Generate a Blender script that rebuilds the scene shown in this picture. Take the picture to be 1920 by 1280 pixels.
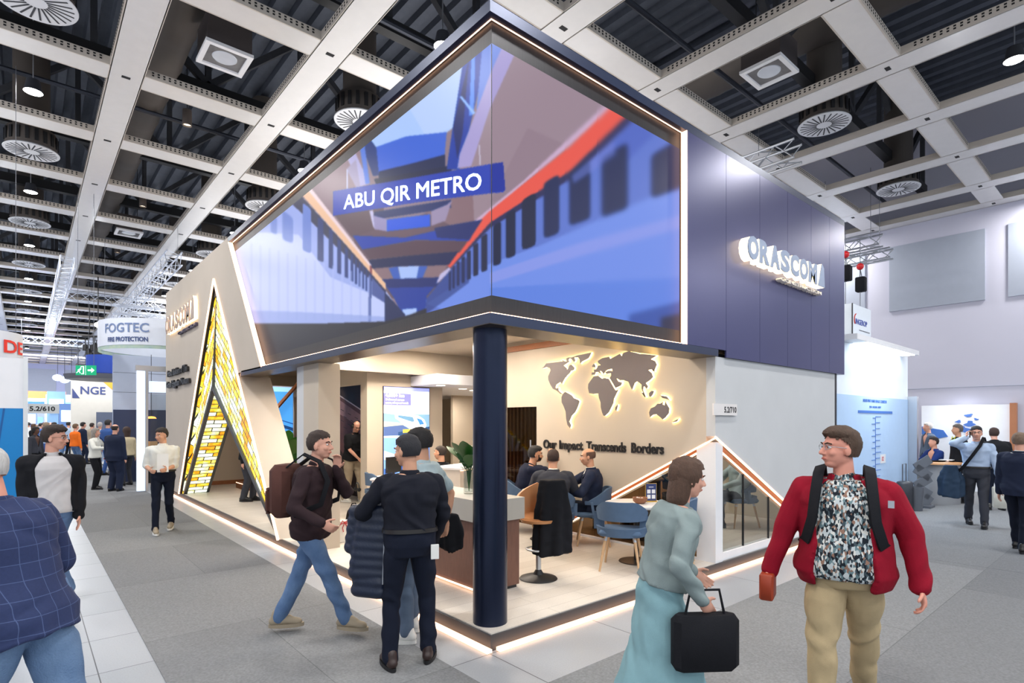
import bpy, bmesh, math, random
import numpy as np
from mathutils import Vector, Matrix, noise
for _o in list(bpy.data.objects): bpy.data.objects.remove(_o)
SC = bpy.context.scene; COL = SC.collection
PI = math.pi; R = math.radians
random.seed(7)
# ---------------------------------------------------------------- camera
CAM = Vector((-2.807, -3.519, 1.85))
FW = Vector((0.6534, 0.7569, 0)); RT = Vector((0.7569, -0.6534, 0)); FPX = 1057.6; HZ = 790.5
cd = bpy.data.cameras.new('camera'); co = bpy.data.objects.new('camera', cd); COL.objects.link(co)
co.location = CAM; co.rotation_euler = (PI/2, 0, -math.atan2(0.6534, 0.7569))
cd.sensor_fit = 'HORIZONTAL'; cd.sensor_width = 36; cd.lens = 36*FPX/1920; cd.shift_y = (HZ-640)/1920
cd.clip_start = .05; cd.clip_end = 300
SC.camera = co
# ---------------------------------------------------------------- world, exposure
w = bpy.data.worlds.new('world'); SC.world = w; w.use_nodes = True
w.node_tree.nodes['Background'].inputs[0].default_value = (.78, .88, 1, 1)
w.node_tree.nodes['Background'].inputs[1].default_value = .95
vs = SC.view_settings; vs.view_transform = 'Standard'; vs.look = 'None'; vs.gamma = 1; vs.exposure = .1; vs.use_curve_mapping = False

def area(name, loc, size, power, col=(1, 1, 1), rot=(0, 0, 0), sy=None, spread=PI):
    l = bpy.data.lights.new(name, 'AREA'); l.energy = power; l.color = col; l.size = size; l.spread = spread
    if sy: l.shape = 'RECTANGLE'; l.size_y = sy
    o = bpy.data.objects.new(name, l); COL.objects.link(o); o.location = loc; o.rotation_euler = rot
    return o
# hall lamps: one light at the mouth of each round lamp in the ceiling grid
CX = lambda a: -2.703+2.3*a
CY = lambda b: .76+2.749*b
for a in (-3, 0, 2, 5, 8):
    for b in range(-5, 12, 2):
        if a == 2 and b == 1 or -1: pass
        area('hall_lamp_light', (CX(a), CY(b), 7.40), .5, 150, (1, .98, .95))
for b in (13, 17, 21): area('hall_lamp_light', (CX(0), CY(b), 7.3), 3, 1300, (.85, .92, 1))  # oversized lights added along the left lamp row to brighten the far hall
area('hall_wall_fill', (-1, 58, 7.2), 6, 700, (.88, .9, 1), (R(70), 0, 0), 1)  # added fill light that brightens the far end wall
# added fill lights, pointing up to brighten the white ceiling grid
for x, y, sx, sy, p in ((4.2, 8, 5, 10, 330), (-9, 6, 6, 16, 1500), (-9, 26, 6, 16, 1100), (6, 28, 8, 20, 1000), (2, -10, 16, 5, 900), (12.5, 12, 4, 8, 260)):
    area('ceiling_fill_light', (x, y, 5.3), sx, p, (.97, .97, 1), (PI, 0, 0), sy)
# booth interior downlights
WARM = (1, .88, .74)
for x, y, p in ((1.4, 1.4, 26), (2.6, 3.2, 34), (1.2, 3.8, 40), (1.4, 5.2, 60), (.9, 10.2, 40), (2.7, 4.9, 60), (2.4, 1.0, 22)):
    area('booth_downlight_light', (x, y, 3.16), .35, p, WARM)
for x, y, p in ((2.45, 7.4, 12), (4.6, 6.4, 30), (5.6, 8.3, 34), (5.2, 1.8, 40), (6.6, 3.5, 30)):
    area('booth_downlight_light', (x, y, 2.5), .3, p, WARM)

# ---------------------------------------------------------------- helpers
def lin(c):
    return tuple(((v/255)/12.92 if v/255 <= .04045 else ((v/255+.055)/1.055)**2.4) for v in c[:3])
MC = {}
def mat(name, rgb, rough=.6, metal=0, var=0, vscale=6, bump=0, bscale=60, emit=0, erg=None, alpha=1, spec=.5, trans=0, stretch=None, vrgb=None, sheen=0):
    if name in MC: return MC[name]
    m = bpy.data.materials.new(name); m.use_nodes = True; nt = m.node_tree; b = nt.nodes['Principled BSDF']
    c = lin(rgb); b.inputs['Base Color'].default_value = (*c, 1)
    b.inputs['Roughness'].default_value = rough; b.inputs['Metallic'].default_value = metal
    b.inputs['Specular IOR Level'].default_value = spec
    if trans: b.inputs['Transmission Weight'].default_value = trans
    if alpha < 1: b.inputs['Alpha'].default_value = alpha
    if emit:
        b.inputs['Emission Color'].default_value = (*lin(erg or rgb), 1); b.inputs['Emission Strength'].default_value = emit
    tc = nt.nodes.new('ShaderNodeTexCoord'); mp = nt.nodes.new('ShaderNodeMapping'); nt.links.new(tc.outputs['Object'], mp.inputs[0])
    if stretch: mp.inputs['Scale'].default_value = stretch
    n = nt.nodes.new('ShaderNodeTexNoise'); n.inputs['Scale'].default_value = vscale; n.inputs['Detail'].default_value = 5
    nt.links.new(mp.outputs[0], n.inputs['Vector'])
    mx = nt.nodes.new('ShaderNodeMix'); mx.data_type = 'RGBA'
    v = var or .03
    c2 = lin(vrgb) if vrgb else tuple(x*(1-v*2) for x in c)
    mx.inputs[6].default_value = (*(c if vrgb else tuple(min(1, x*(1+v)) for x in c)), 1); mx.inputs[7].default_value = (*c2, 1)
    nt.links.new(n.outputs['Fac'], mx.inputs[0]); nt.links.new(mx.outputs[2], b.inputs['Base Color'])
    if bump:
        n2 = nt.nodes.new('ShaderNodeTexNoise'); n2.inputs['Scale'].default_value = bscale; n2.inputs['Detail'].default_value = 3
        nt.links.new(mp.outputs[0], n2.inputs['Vector'])
        bp = nt.nodes.new('ShaderNodeBump'); bp.inputs['Strength'].default_value = bump; bp.inputs['Distance'].default_value = .01
        nt.links.new(n2.outputs['Fac'], bp.inputs['Height']); nt.links.new(bp.outputs[0], b.inputs['Normal'])
    MC[name] = m
    return m
def glow(name, rgb, s):
    if name in MC: return MC[name]
    m = mat(name, rgb, emit=s, erg=rgb); return m
def brickmat(name, c1, c2, mortar, bw, bh, ms, rough=.6, off=.5, scale=1, emit=0, squash=1, bump=0, uv=False, rot=0):
    m = mat(name, c1, rough); nt = m.node_tree; b = nt.nodes['Principled BSDF']
    mp = [n for n in nt.nodes if n.type == 'MAPPING'][0]; tc = [n for n in nt.nodes if n.type == 'TEX_COORD'][0]
    if uv: nt.links.new(tc.outputs['UV'], mp.inputs[0])
    mp.inputs['Rotation'].default_value = (0, 0, rot)
    br = nt.nodes.new('ShaderNodeTexBrick'); br.offset = off
    for k, v in (('Scale', scale), ('Mortar Size', ms), ('Brick Width', bw), ('Row Height', bh), ('Bias', 0), ('Mortar Smooth', .1)): br.inputs[k].default_value = v
    br.inputs['Color1'].default_value = (*lin(c1), 1); br.inputs['Color2'].default_value = (*lin(c2), 1); br.inputs['Mortar'].default_value = (*lin(mortar), 1)
    nt.links.new(mp.outputs[0], br.inputs['Vector'])
    nz = [n for n in nt.nodes if n.type == 'TEX_NOISE'][0]; nz.inputs['Scale'].default_value = 90
    mm = nt.nodes.new('ShaderNodeMix'); mm.data_type = 'RGBA'; mm.blend_type = 'MULTIPLY'; mm.inputs[0].default_value = .28
    nt.links.new(br.outputs['Color'], mm.inputs[6]); nt.links.new(nz.outputs['Fac'], mm.inputs[7])
    nt.links.new(mm.outputs[2], b.inputs['Base Color'])
    return m

def tag(o, label=None, cat=None, group=None, kind=None):
    if label: o['label'] = label
    if cat: o['category'] = cat
    if group: o['group'] = group
    if kind: o['kind'] = kind
    return o
def empty(name, loc=(0, 0, 0), label=None, cat=None, group=None, rz=0, kind=None):
    o = bpy.data.objects.new(name, None); COL.objects.link(o); o.location = loc; o.rotation_euler = (0, 0, rz); o.empty_display_size = .1
    return tag(o, label, cat, group, kind)
def woff(p):
    v = Vector((0, 0, 0))
    while p is not None:
        v += p.location; p = p.parent
    return v
class MB:
    def __init__(s): s.v = []; s.f = []; s.mi = []; s.uv = None; s.cur = 0
    def add(s, vs, fs):
        n = len(s.v); s.v += [tuple(v) for v in vs]; s.f += [tuple(i+n for i in f) for f in fs]; s.mi += [s.cur]*len(fs); return s
    def box(s, a, b, M=None):
        x0, y0, z0 = a; x1, y1, z1 = b
        vs = [(x0, y0, z0), (x1, y0, z0), (x1, y1, z0), (x0, y1, z0), (x0, y0, z1), (x1, y0, z1), (x1, y1, z1), (x0, y1, z1)]
        if M is not None: vs = [tuple(M @ Vector(v)) for v in vs]
        return s.add(vs, [(3, 2, 1, 0), (4, 5, 6, 7), (0, 1, 5, 4), (1, 2, 6, 5), (2, 3, 7, 6), (3, 0, 4, 7)])
    def rbox(s, a, b, r=.01, M=None):   # box with chamfered vertical edges and top
        x0, y0, z0 = a; x1, y1, z1 = b; r = min(r, (x1-x0)/2.01, (y1-y0)/2.01, (z1-z0)/2.01)
        def ring(z, i): return [(x0+r+i, y0+i, z), (x1-r-i, y0+i, z), (x1-i, y0+r+i, z), (x1-i, y1-r-i, z), (x1-r-i, y1-i, z), (x0+r+i, y1-i, z), (x0+i, y1-r-i, z), (x0+i, y0+r+i, z)]
        vs = ring(z0, r*.6)+ring(z0+r, 0)+ring(z1-r, 0)+ring(z1, r*.6)
        if M is not None: vs = [tuple(M @ Vector(v)) for v in vs]
        fs = [tuple(range(7, -1, -1)), tuple(range(24, 32))]
        for k in range(3):
            for i in range(8): j = (i+1) % 8; fs.append((k*8+i, k*8+j, k*8+8+j, k*8+8+i))
        return s.add(vs, fs)
    def prism(s, pts, f0, f1):           # pts 2-D, f0/f1 map a 2-D point to 3-D (near and far)
        n = len(pts); vs = [f0(*p) for p in pts]+[f1(*p) for p in pts]
        fs = [tuple(range(n)), tuple(range(2*n-1, n-1, -1))]
        for i in range(n): j = (i+1) % n; fs.append((i, n+i, n+j, j))
        return s.add(vs, fs)
    def bar(s, p, q, w, h=None, up=(0, 0, 1)):
        p = Vector(p); q = Vector(q); d = (q-p).normalized(); u = Vector(up)
        if abs(d.dot(u)) > .98: u = Vector((1, 0, 0))
        a = d.cross(u).normalized()*(w/2); b = a.cross(d).normalized()*((h or w)/2)
        vs = [p-a-b, p+a-b, p+a+b, p-a+b, q-a-b, q+a-b, q+a+b, q-a+b]
        return s.add(vs, [(3, 2, 1, 0), (4, 5, 6, 7), (0, 1, 5, 4), (1, 2, 6, 5), (2, 3, 7, 6), (3, 0, 4, 7)])
    def tube(s, pts, r, n=8, cap=True):
        pts = [Vector(p) for p in pts]; m = len(pts); rs = r if isinstance(r, (list, tuple)) else [r]*m
        base = len(s.v); up = None; vs = []
        for i, p in enumerate(pts):
            d = (pts[min(i+1, m-1)]-pts[max(i-1, 0)]).normalized()
            if up is None: up = Vector((0, 0, 1)) if abs(d.z) < .9 else Vector((1, 0, 0))
            a = d.cross(up).normalized(); b = a.cross(d).normalized(); up = b
            for k in range(n):
                t = 2*PI*k/n; vs.append(p+(a*math.cos(t)+b*math.sin(t))*rs[i])
        fs = []
        for i in range(m-1):
            for k in range(n): k2 = (k+1) % n; fs.append((i*n+k, i*n+k2, (i+1)*n+k2, (i+1)*n+k))
        if cap: fs += [tuple(range(n-1, -1, -1)), tuple(range((m-1)*n, m*n))]
        return s.add(vs, fs)
    def lathe(s, prof, c=(0, 0, 0), n=24, a0=0, a1=2*PI, M=None):
        full = abs(a1-a0-2*PI) < 1e-6; m = n if full else n+1; vs = []
        for r, z in prof:
            for k in range(m): t = a0+(a1-a0)*k/n; vs.append((c[0]+r*math.cos(t), c[1]+r*math.sin(t), c[2]+z))
        if M is not None: vs = [tuple(M @ Vector(v)) for v in vs]
        fs = []
        for i in range(len(prof)-1):
            for k in range(n):
                k2 = (k+1) % m; fs.append((i*m+k, i*m+k2, (i+1)*m+k2, (i+1)*m+k))
        return s.add(vs, fs)
    def ell(s, c, r, n=12, m=8, M=None):
        vs = []
        for i in range(m+1):
            t = PI*i/m
            for k in range(n):
                p = 2*PI*k/n; vs.append(Vector((r[0]*math.sin(t)*math.cos(p), r[1]*math.sin(t)*math.sin(p), r[2]*math.cos(t))))
        if M is not None: vs = [M @ v for v in vs]
        vs = [v+Vector(c) for v in vs]
        fs = [(i*n+k, (i+1)*n+k, (i+1)*n+(k+1) % n, i*n+(k+1) % n) for i in range(m) for k in range(n)]
        return s.add(vs, fs)
    def build(s, name, m, parent=None, smooth=False, label=None, cat=None, group=None, kind=None, uv=None, local=False):
        off = Vector((0, 0, 0)) if local else woff(parent)
        me = bpy.data.meshes.new(name); me.from_pydata([(v[0]-off.x, v[1]-off.y, v[2]-off.z) for v in s.v], [], s.f)
        ms = m if isinstance(m, (list, tuple)) else [m]
        for x in ms: me.materials.append(x)
        if len(ms) > 1: me.polygons.foreach_set('material_index', s.mi)
        if smooth: me.polygons.foreach_set('use_smooth', [True]*len(me.polygons))
        if uv:
            l = me.uv_layers.new(name='uv'); k = 0
            for poly in me.polygons:
                for vi in poly.vertices: l.data[k].uv = uv(s.v[vi]); k += 1
        bm = bmesh.new(); bm.from_mesh(me); bmesh.ops.recalc_face_normals(bm, faces=bm.faces); bm.to_mesh(me); bm.free()
        if smooth:
            try: me.set_sharp_from_angle(angle=R(smooth if smooth > 1 else 40))
            except Exception: pass
        o = bpy.data.objects.new(name, me); COL.objects.link(o); o.parent = parent
        return tag(o, label, cat, group, kind)
def copy_tree(o, parent=None):
    c = o.copy(); COL.objects.link(c); c.parent = parent
    for ch in [x for x in o.children]: copy_tree(ch, c)
    return c
def wcoord(x, y, d):
    return CAM+(RT*((x-960)/FPX)+FW+Vector((0, 0, -(y-HZ)/FPX)))*d
def on_x(x, y, X):
    r = RT*((x-960)/FPX)+FW+Vector((0, 0, -(y-HZ)/FPX)); return CAM+r*((X-CAM.x)/r.x)
def on_y(x, y, Y):
    r = RT*((x-960)/FPX)+FW+Vector((0, 0, -(y-HZ)/FPX)); return CAM+r*((Y-CAM.y)/r.y)
TXT = {}
def text_geo(body, size=1, depth=.02, bold=0, sx=1, align='LEFT', res=3):
    key = (body, size, depth, bold, sx, align)
    if key in TXT: return TXT[key]
    cu = bpy.data.curves.new('t', 'FONT'); cu.body = body; cu.size = size; cu.extrude = depth/2; cu.offset = bold; cu.align_x = align; cu.resolution_u = res
    o = bpy.data.objects.new('t', cu); COL.objects.link(o)
    dg = bpy.context.evaluated_depsgraph_get(); me = o.evaluated_get(dg).to_mesh()
    vs = [(v.co.x*sx, v.co.y, v.co.z) for v in me.vertices]; fs = [tuple(p.vertices) for p in me.polygons]
    o.evaluated_get(dg).to_mesh_clear(); bpy.data.objects.remove(o); bpy.data.curves.remove(cu)
    TXT[key] = (vs, fs); return vs, fs
def text(name, body, origin, xdir, size, m, parent, depth=.02, bold=0, sx=1, align='LEFT', up=(0, 0, 1), fit=None, **k):
    vs, fs = text_geo(body, size, depth, bold, sx, align)
    xs = [v[0] for v in vs]; s = 1
    if fit: s = fit/(max(xs)-min(xs)); ox = min(xs)
    x = Vector(xdir).normalized(); u = Vector(up); nrm = x.cross(u)
    b = MB(); b.add([Vector(origin)+x*((v[0]-(ox if fit else 0))*s)+u*v[1]+nrm*v[2] for v in vs], fs)
    return b.build(name, m, parent, **k)
# ================================================================ the hall
M_carpet = brickmat('carpet_grey', (150, 152, 154), (132, 134, 137), (122, 124, 126), 3.1, 2.05, .004, .95, off=.37)
_nt = M_carpet.node_tree; _b = _nt.nodes['Principled BSDF']
_n = _nt.nodes.new('ShaderNodeTexNoise'); _n.inputs['Scale'].default_value = 260; _bp = _nt.nodes.new('ShaderNodeBump'); _bp.inputs['Strength'].default_value = .5; _bp.inputs['Distance'].default_value = .006
_nt.links.new(_n.outputs['Fac'], _bp.inputs['Height']); _nt.links.new(_bp.outputs[0], _b.inputs['Normal']); _b.inputs['Specular IOR Level'].default_value = .1
_nz = [n for n in _nt.nodes if n.type == 'TEX_NOISE' and n is not _n][0]; _nz.inputs['Scale'].default_value = 55
for n in _nt.nodes:
    if n.type == 'MIX' and n.blend_type == 'MULTIPLY': n.inputs[0].default_value = .55
M_tile = brickmat('hall_floor_panels', (172, 176, 182), (162, 167, 173), (66, 68, 72), 1.2, .8, .004, .38, off=.0)
M_plank = brickmat('white_oak_planks', (226, 218, 208), (214, 205, 194), (170, 160, 150), 1.4, .2, .002, .4, off=.4)
M_white = mat('white_paint', (226, 227, 230), .5)
M_beam = mat('ceiling_beam_white', (214, 212, 210), .22, spec=.6)
M_black = mat('black_steel', (20, 21, 24), .5)
M_dark = mat('roof_dark', (52, 54, 60), .7, var=.2)
M_steel = mat('galvanised_steel', (108, 112, 120), .45, .6)
M_alu = mat('aluminium', (190, 194, 200), .3, .85)
M_duct = mat('duct_grey', (78, 72, 68), .6, .2)
M_plaster = mat('beige_plaster', (190, 178, 162), .75, var=.05, vscale=1.6, bump=.12, bscale=9)
M_grey_pl = mat('pale_grey_plaster', (196, 198, 200), .75, var=.05, vscale=1.6, bump=.12, bscale=9)
M_wallL = mat('warm_grey_plaster', (182, 172, 160), .75, var=.06, vscale=1.2, bump=.15, bscale=8)
M_navy = mat('navy_satin_panel', (64, 66, 108), .3, .35, var=.06, vscale=.6)
M_frame = mat('dark_frame_metal', (40, 50, 76), .38, .4)
M_band = mat('brushed_black_metal', (46, 46, 50), .45, .5, var=.25, vscale=12, stretch=(8, 8, .5))
M_soffit = mat('brushed_bronze_soffit', (98, 88, 76), .32, .85, var=.1, vscale=5)
M_wood = mat('walnut_trim', (150, 92, 54), .5, var=.2, vscale=10, stretch=(1, 8, 8))
M_led = glow('warm_led', (255, 200, 160), 3.2)
M_led2 = glow('warm_led_soft', (255, 196, 156), 7)
M_led3 = glow('warm_led_low', (255, 196, 156), 11)
M_lamp = glow('hall_lamp_glow', (255, 252, 244), 30)
M_dl = glow('downlight_glow', (255, 236, 210), 8)
M_glass = None

fl = MB().box((-30, -14, -.1), (40, 80, 0)).build('floor', M_tile, kind='structure')
def carpet(a, b, label):
    MB().box((a[0], a[1], .0005), (b[0], b[1], .006)).build('carpet', M_carpet, label=label, cat='carpet')
carpet((-2.05, -.66), (-.37, 60), 'grey walkway carpet running along the left side of the booth')
carpet((-2.05, -8), (6.4, -.665), 'grey walkway carpet in front of the dark corner column')
carpet((6.41, -8), (16.3, -.15), 'pale grey carpet at the right under the man on the phone')
# ceiling
W2 = .225; ZC = 7.5
XL = [-1.553+2.3*k for k in range(-6, 9)]; YL = [-.615+2.749*k for k in range(-3, 26)]
XL = [x for x in XL if x < 16.3]
deck = MB()
prof = []; x = -16
while x < 16.5:
    prof += [(x, 10.4), (x+.16, 10.4), (x+.2, 10.28), (x+.36, 10.28)]; x += .4
n = len(prof); deck.add([(p[0], -12, p[1]) for p in prof]+[(p[0], 72, p[1]) for p in prof], [(i, i+1, n+i+1, n+i) for i in range(n-1)])
deck.box((-16, -12, 10.5), (16.6, 72, 10.6))
ceil = deck.build('ceiling', mat('corrugated_roof_deck', (84, 90, 102), .5, .4, var=.15), kind='structure')
def perf_mat():
    m = mat('perforated_flange', (186, 178, 168), .45); nt = m.node_tree; b = nt.nodes['Principled BSDF']
    return m
M_perf = perf_mat(); M_hole = mat('flange_hole_black', (22, 22, 24), .8)
def beam_y(x, y0, y1):
    b = MB(); b.box((x-W2, y0, ZC), (x+W2, y1, ZC+.02)); b.cur = 1
    for s in (-1, 1): b.box((x+s*W2-.012, y0, ZC+.0), (x+s*W2+.012, y1, ZC+.13))
    b.cur = 2
    if -4 < x < 9:
        y = max(y0, -4)
        while y < min(y1, 22):
            if min(abs(y-v) for v in YL) > .36:
                for s in (-1, 1):
                    for z in (.06, .10): b.box((x+s*W2-.015, y-.016, ZC+z-.012), (x+s*W2+.015, y+.016, ZC+z+.012))
            y += .08
    b.cur = 2
    for v in YL: b.box((x-.06, v-.035, ZC-.004), (x+.06, v+.035, ZC+.004))
    return b.build('ceiling_beam', [M_beam, M_perf, M_hole], ceil)
def beam_x(y, x0, x1):
    b = MB()
    b.box((x0, y-W2, ZC+.001), (x1, y+W2, ZC+.021)); b.cur = 1
    for i in range(len(XL)-1):
        a, c = XL[i]+W2, XL[i+1]-W2
        for s in (-1, 1): b.box((a, y+s*W2-.012, ZC+.0), (c, y+s*W2+.012, ZC+.13))
        if a > -5 and -2 < y < 22:
            b.cur = 2; xx = a+.12
            while xx < c-.08:
                for z in (.06, .10): b.box((xx-.016, y+W2-.015, ZC+z-.012), (xx+.016, y+W2+.015, ZC+z+.012)); b.box((xx-.016, y-W2-.015, ZC+z-.012), (xx+.016, y-W2+.015, ZC+z+.012))
                xx += .08
            b.cur = 1
    return b.build('ceiling_beam', [M_beam, M_perf, M_hole], ceil)
for x in XL+[16.17]: beam_y(x, -9, 67.9)
for y in YL: beam_x(y, -15, 16.3)
# roof steelwork, above the grid
cat_ = dict(hall_lamp='lamp', air_diffuser='air vent', box_luminaire='lamp', pendant_spotlight='spotlight')
def place(what, proto, items, labf):
    if what: proto['group'] = what
    for i, (loc, *rest) in enumerate(items):
        o = proto if i == 0 else copy_tree(proto)
        o.location = loc; o['label'] = labf(i, *rest); o['category'] = cat_[proto.name.split('.')[0]]
    return
def roof_truss(y, k):
    e = empty('roof_truss', (0, y, 8.2), 'black steel roof truss crossing above the white ceiling grid, %s from the camera' % (('nearest second third fourth fifth sixth seventh eighth ninth tenth eleventh twelfth thirteenth fourteenth fifteenth sixteenth seventeenth').split()[k]), 'roof truss', 'roof trusses above the ceiling grid')
    MB().box((-15, y-.09, 8.2), (16.2, y+.09, 8.42)).build('bottom_chord', M_black, e)
    MB().box((-15, y-.08, 10.0), (16.2, y+.08, 10.2)).build('top_chord', M_black, e)
    b = MB(); x = -14.5; up = True
    while x < 15:
        z0, z1 = (8.4, 10.05) if up else (10.05, 8.4)
        b.bar((x, y, z0), (x+1.8, y, z1), .12, .12); b.bar((x+1.8, y, 8.3), (x+1.8, y, 10.1), .1, .1); x += 1.8; up = not up
    b.build('bracing', M_dark, e)
for k in range(0, 17): roof_truss(-3+3.9*k, k)
def duct(x, y0, y1, z, r, label):
    b = MB(); p = []; y = y0
    n = int((y1-y0)/.6)
    rs = []
    for i in range(n*4+1):
        yy = y0+(y1-y0)*i/(n*4); p.append((x, yy, z)); rs.append(r*(1.035 if i % 8 == 0 else .985 if i % 2 else 1.0))
    b.tube(p, rs, 28, True)
    b.build('ventilation_duct', M_duct, smooth=60, label=label, cat='duct', group=None)
duct(-.93, -6, 60, 8.45, .33, 'round grey ventilation duct above the ceiling grid left of the booth')
duct(8.3, -8, 40, 9.35, .5, 'round grey ventilation duct above the ceiling grid over the navy wall')
duct(-3.9, -4, 50, 9.2, .32, 'thin dark ventilation duct above the leftmost ceiling bays')
b = MB()
for z in (8.05, 8.0): pass
for y in (1.7, 4.45, 9.9): b.tube([(-14, y, 8.1), (16, y, 8.1)], .045, 8)
b.build('sprinkler_pipes', mat('pipe_dark', (60, 64, 74), .4, .6), label='dark sprinkler pipes running across above the white ceiling beams', cat='pipe')
# hall lamps
def hall_lamp():
    e = empty('hall_lamp')
    b = MB(); b.lathe([(.0, .2), (.09, .2), (.12, .05), (.135, 0), (.13, 0)], n=28); b.build('housing', mat('lamp_housing_dark', (40, 42, 48), .5), e, True)
    MB().lathe([(0, -.012), (.12, -.006), (.13, 0)], n=28).build('diffuser', M_lamp, e)
    MB().tube([(0, 0, .19), (0, 0, 2.845)], .01, 6).build('suspension_rod', M_alu, e)
    return e
def air_diffuser():
    e = empty('air_diffuser')
    MB().lathe([(.3, 2.72), (.3, .42), (.4, .4), (.42, .08), (.42, .02)], n=36).build('drum', M_duct, e, True)
    b = MB()
    for k in range(18):
        t = 2*PI*k/18; b.bar((.425*math.cos(t), .425*math.sin(t), .1), (.425*math.cos(t), .425*math.sin(t), .34), .06, .02, up=(math.cos(t), math.sin(t), 0))
    b.build('side_slot', M_black, e)
    f = MB().lathe([(.43, .03), (.46, 0), (.455, -.012), (0, -.012)], n=40); f.build('face_plate', mat('diffuser_white', (206, 208, 212), .4), e, True)
    b = MB()
    for k in range(24):
        t = 2*PI*k/24; b.bar((.13*math.cos(t), .13*math.sin(t), -.014), (.41*math.cos(t+.12), .41*math.sin(t+.12), -.014), .022, .004, up=(0, 0, 1))
    b.build('face_slots', M_dark, e)
    return e
def box_light():
    e = empty('box_luminaire')
    MB().box((-.32, -.32, .03), (.32, .32, .5)).build('casing', mat('luminaire_brown', (70, 64, 64), .6), e)
    b = MB()
    for a, c in (((-.34, -.34), (.34, -.27)), ((-.34, .27), (.34, .34)), ((-.34, -.27), (-.27, .27)), ((.27, -.27), (.34, .27))): b.box((*a, 0), (*c, .05))
    b.build('rim', M_white, e)
    MB().box((-.27, -.27, .03), (.27, .27, .035)).build('reflector', M_white, e)
    MB().lathe([(0, .026), (.17, .022), (.18, .03)], n=28).build('lens', mat('lens_grey', (190, 196, 206), .15), e)
    b = MB()
    for sx in (-.04, .25): b.tube([(sx, .2, .5), (sx, .2, 2.675)], .008, 5)
    b.build('suspension_wire', M_black, e)
    return e
def spot():
    e = empty('pendant_spotlight')
    MB().lathe([(0, .30), (.08, .30), (.085, 0), (.075, .0), (.07, .04)], n=24).build('housing', mat('spot_brown', (84, 76, 72), .5), e, True)
    MB().lathe([(0, .03), (.073, .03)], n=24).build('lens', glow('spot_lens', (255, 235, 205), 1.6), e)
    MB().tube([(0, 0, .29), (0, 0, 2.625)], .008, 6).build('cable', M_black, e)
    return e
ords = ['first', 'second', 'third', 'fourth', 'fifth', 'sixth', 'seventh', 'eighth', 'ninth', 'tenth']
cols = {0: 'leftmost bay column', 2: 'bay column above the big screen', 5: 'bay column at the right above the navy wall', 8: 'far right bay column'}
it = []
for a in (0, 2):
    for i, b_ in enumerate(range(1 if a == 2 else 3, 20, 2)): it.append(((CX(a), CY(b_), 7.43), 'lit round hall lamp, '+ords[i]+' nearest in the '+cols[a]))
it += [((CX(5), CY(-1), 7.45), 'lit round hall lamp at the top right of the ceiling'), ((CX(-1)-2.3, CY(5), 7.43), 'lit round hall lamp beyond the left edge bays'), ((CX(3)+0, CY(9), 7.43), 'lit round hall lamp far behind the booth roof')]
place('round hall lamps in the ceiling grid', hall_lamp(), [(l, t) for l, t in it], lambda i, t: t)
it = []
for a in (0, 2):
    for i, b_ in enumerate(range(2, 18, 2)): it.append(((CX(a), CY(b_), 7.42), 'round white slotted air diffuser, '+ords[i]+' nearest in the '+cols[a]))
it += [((CX(5), CY(0), 7.55), 'large round slotted air diffuser above the navy wall, the nearer right one'), ((CX(7), CY(0), 7.55), 'round slotted air diffuser above the navy wall, the farther right one')]
place('round air diffusers in the ceiling grid', air_diffuser(), it, lambda i, t: t)
it = [((CX(1), CY(2), 7.6), 'square box luminaire hanging beside the big round duct, top left'), ((CX(1), CY(6), 7.6), 'square box luminaire hanging far down the bays left of the booth'), ((CX(4), CY(0), 7.6), 'large brown square box luminaire above the navy wall at right')]
place('square box luminaires in the ceiling grid', box_light(), it, lambda i, t: t)
place('cylinder spotlights hanging in the ceiling grid', spot(), [((CX(1), CY(b_), 7.65), 'small brown cylinder spotlight on a cable, '+ords[i]+' nearest of the row left of the booth') for i, b_ in enumerate((3, 5, 7, 9))], lambda i, t: t)
# hall walls
M_hall = mat('hall_wall_lilac_white', (198, 198, 214), .7, var=.02, vscale=.5)
M_acou = mat('acoustic_panel_grey', (160, 167, 182), .8, var=.03)
wr = MB().box((16.4, -14, 0), (16.6, 70, 11)).build('wall_right', M_hall, kind='structure')
for k, (y0, y1) in enumerate(((-6.0, -3.6), (-3.05, -.87), (-.41, 1.77), (2.4, 4.6))): MB().box((16.36, y0, 5.07), (16.4, y1, 6.95)).build('acoustic_panel', M_acou, wr)
MB().box((16.385, -14, 2.78), (16.402, 20, 2.79)).build('joint_line', M_acou, wr)
wb = MB().box((-16, 68, 0), (17, 68.3, 10.6)).build('wall_back', mat('far_wall_lilac', (168, 174, 206), .7), kind='structure')
for k in range(6): MB().box((-9+4.6*k, 67.9, 3.6), (-9+4.6*k+3.9, 68, 7.0)).build('acoustic_panel', M_acou, wb)
wl = MB().box((-16.2, -6, 0), (-16, 69, 10.6)).build('wall_left', M_hall, kind='structure')

# ================================================================ the exhibition booth
bo = empty('exhibition_booth', (0, 0, 0), 'large beige and navy exhibition booth with a wraparound screen fascia on its corner', 'exhibition booth')
MB().box((.03, .03, 0.0), (7.5, 13.66, .125)).build('platform', mat('platform_edge_dark', (58, 58, 62), .5), bo)
MB().box((.05, .05, .125), (7.48, 13.64, .135)).build('plank_floor', M_plank, bo)
b = MB(); b.box((-.03, .0, .004), (.02, 13.7, .03)); b.build('floor_light_strip', M_led, bo)
b = MB(); b.box((.08, -.03, .004), (7.5, .02, .03)); b.build('floor_light_strip', M_led, bo)
ZT, ZB = 5.22, 2.64
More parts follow.
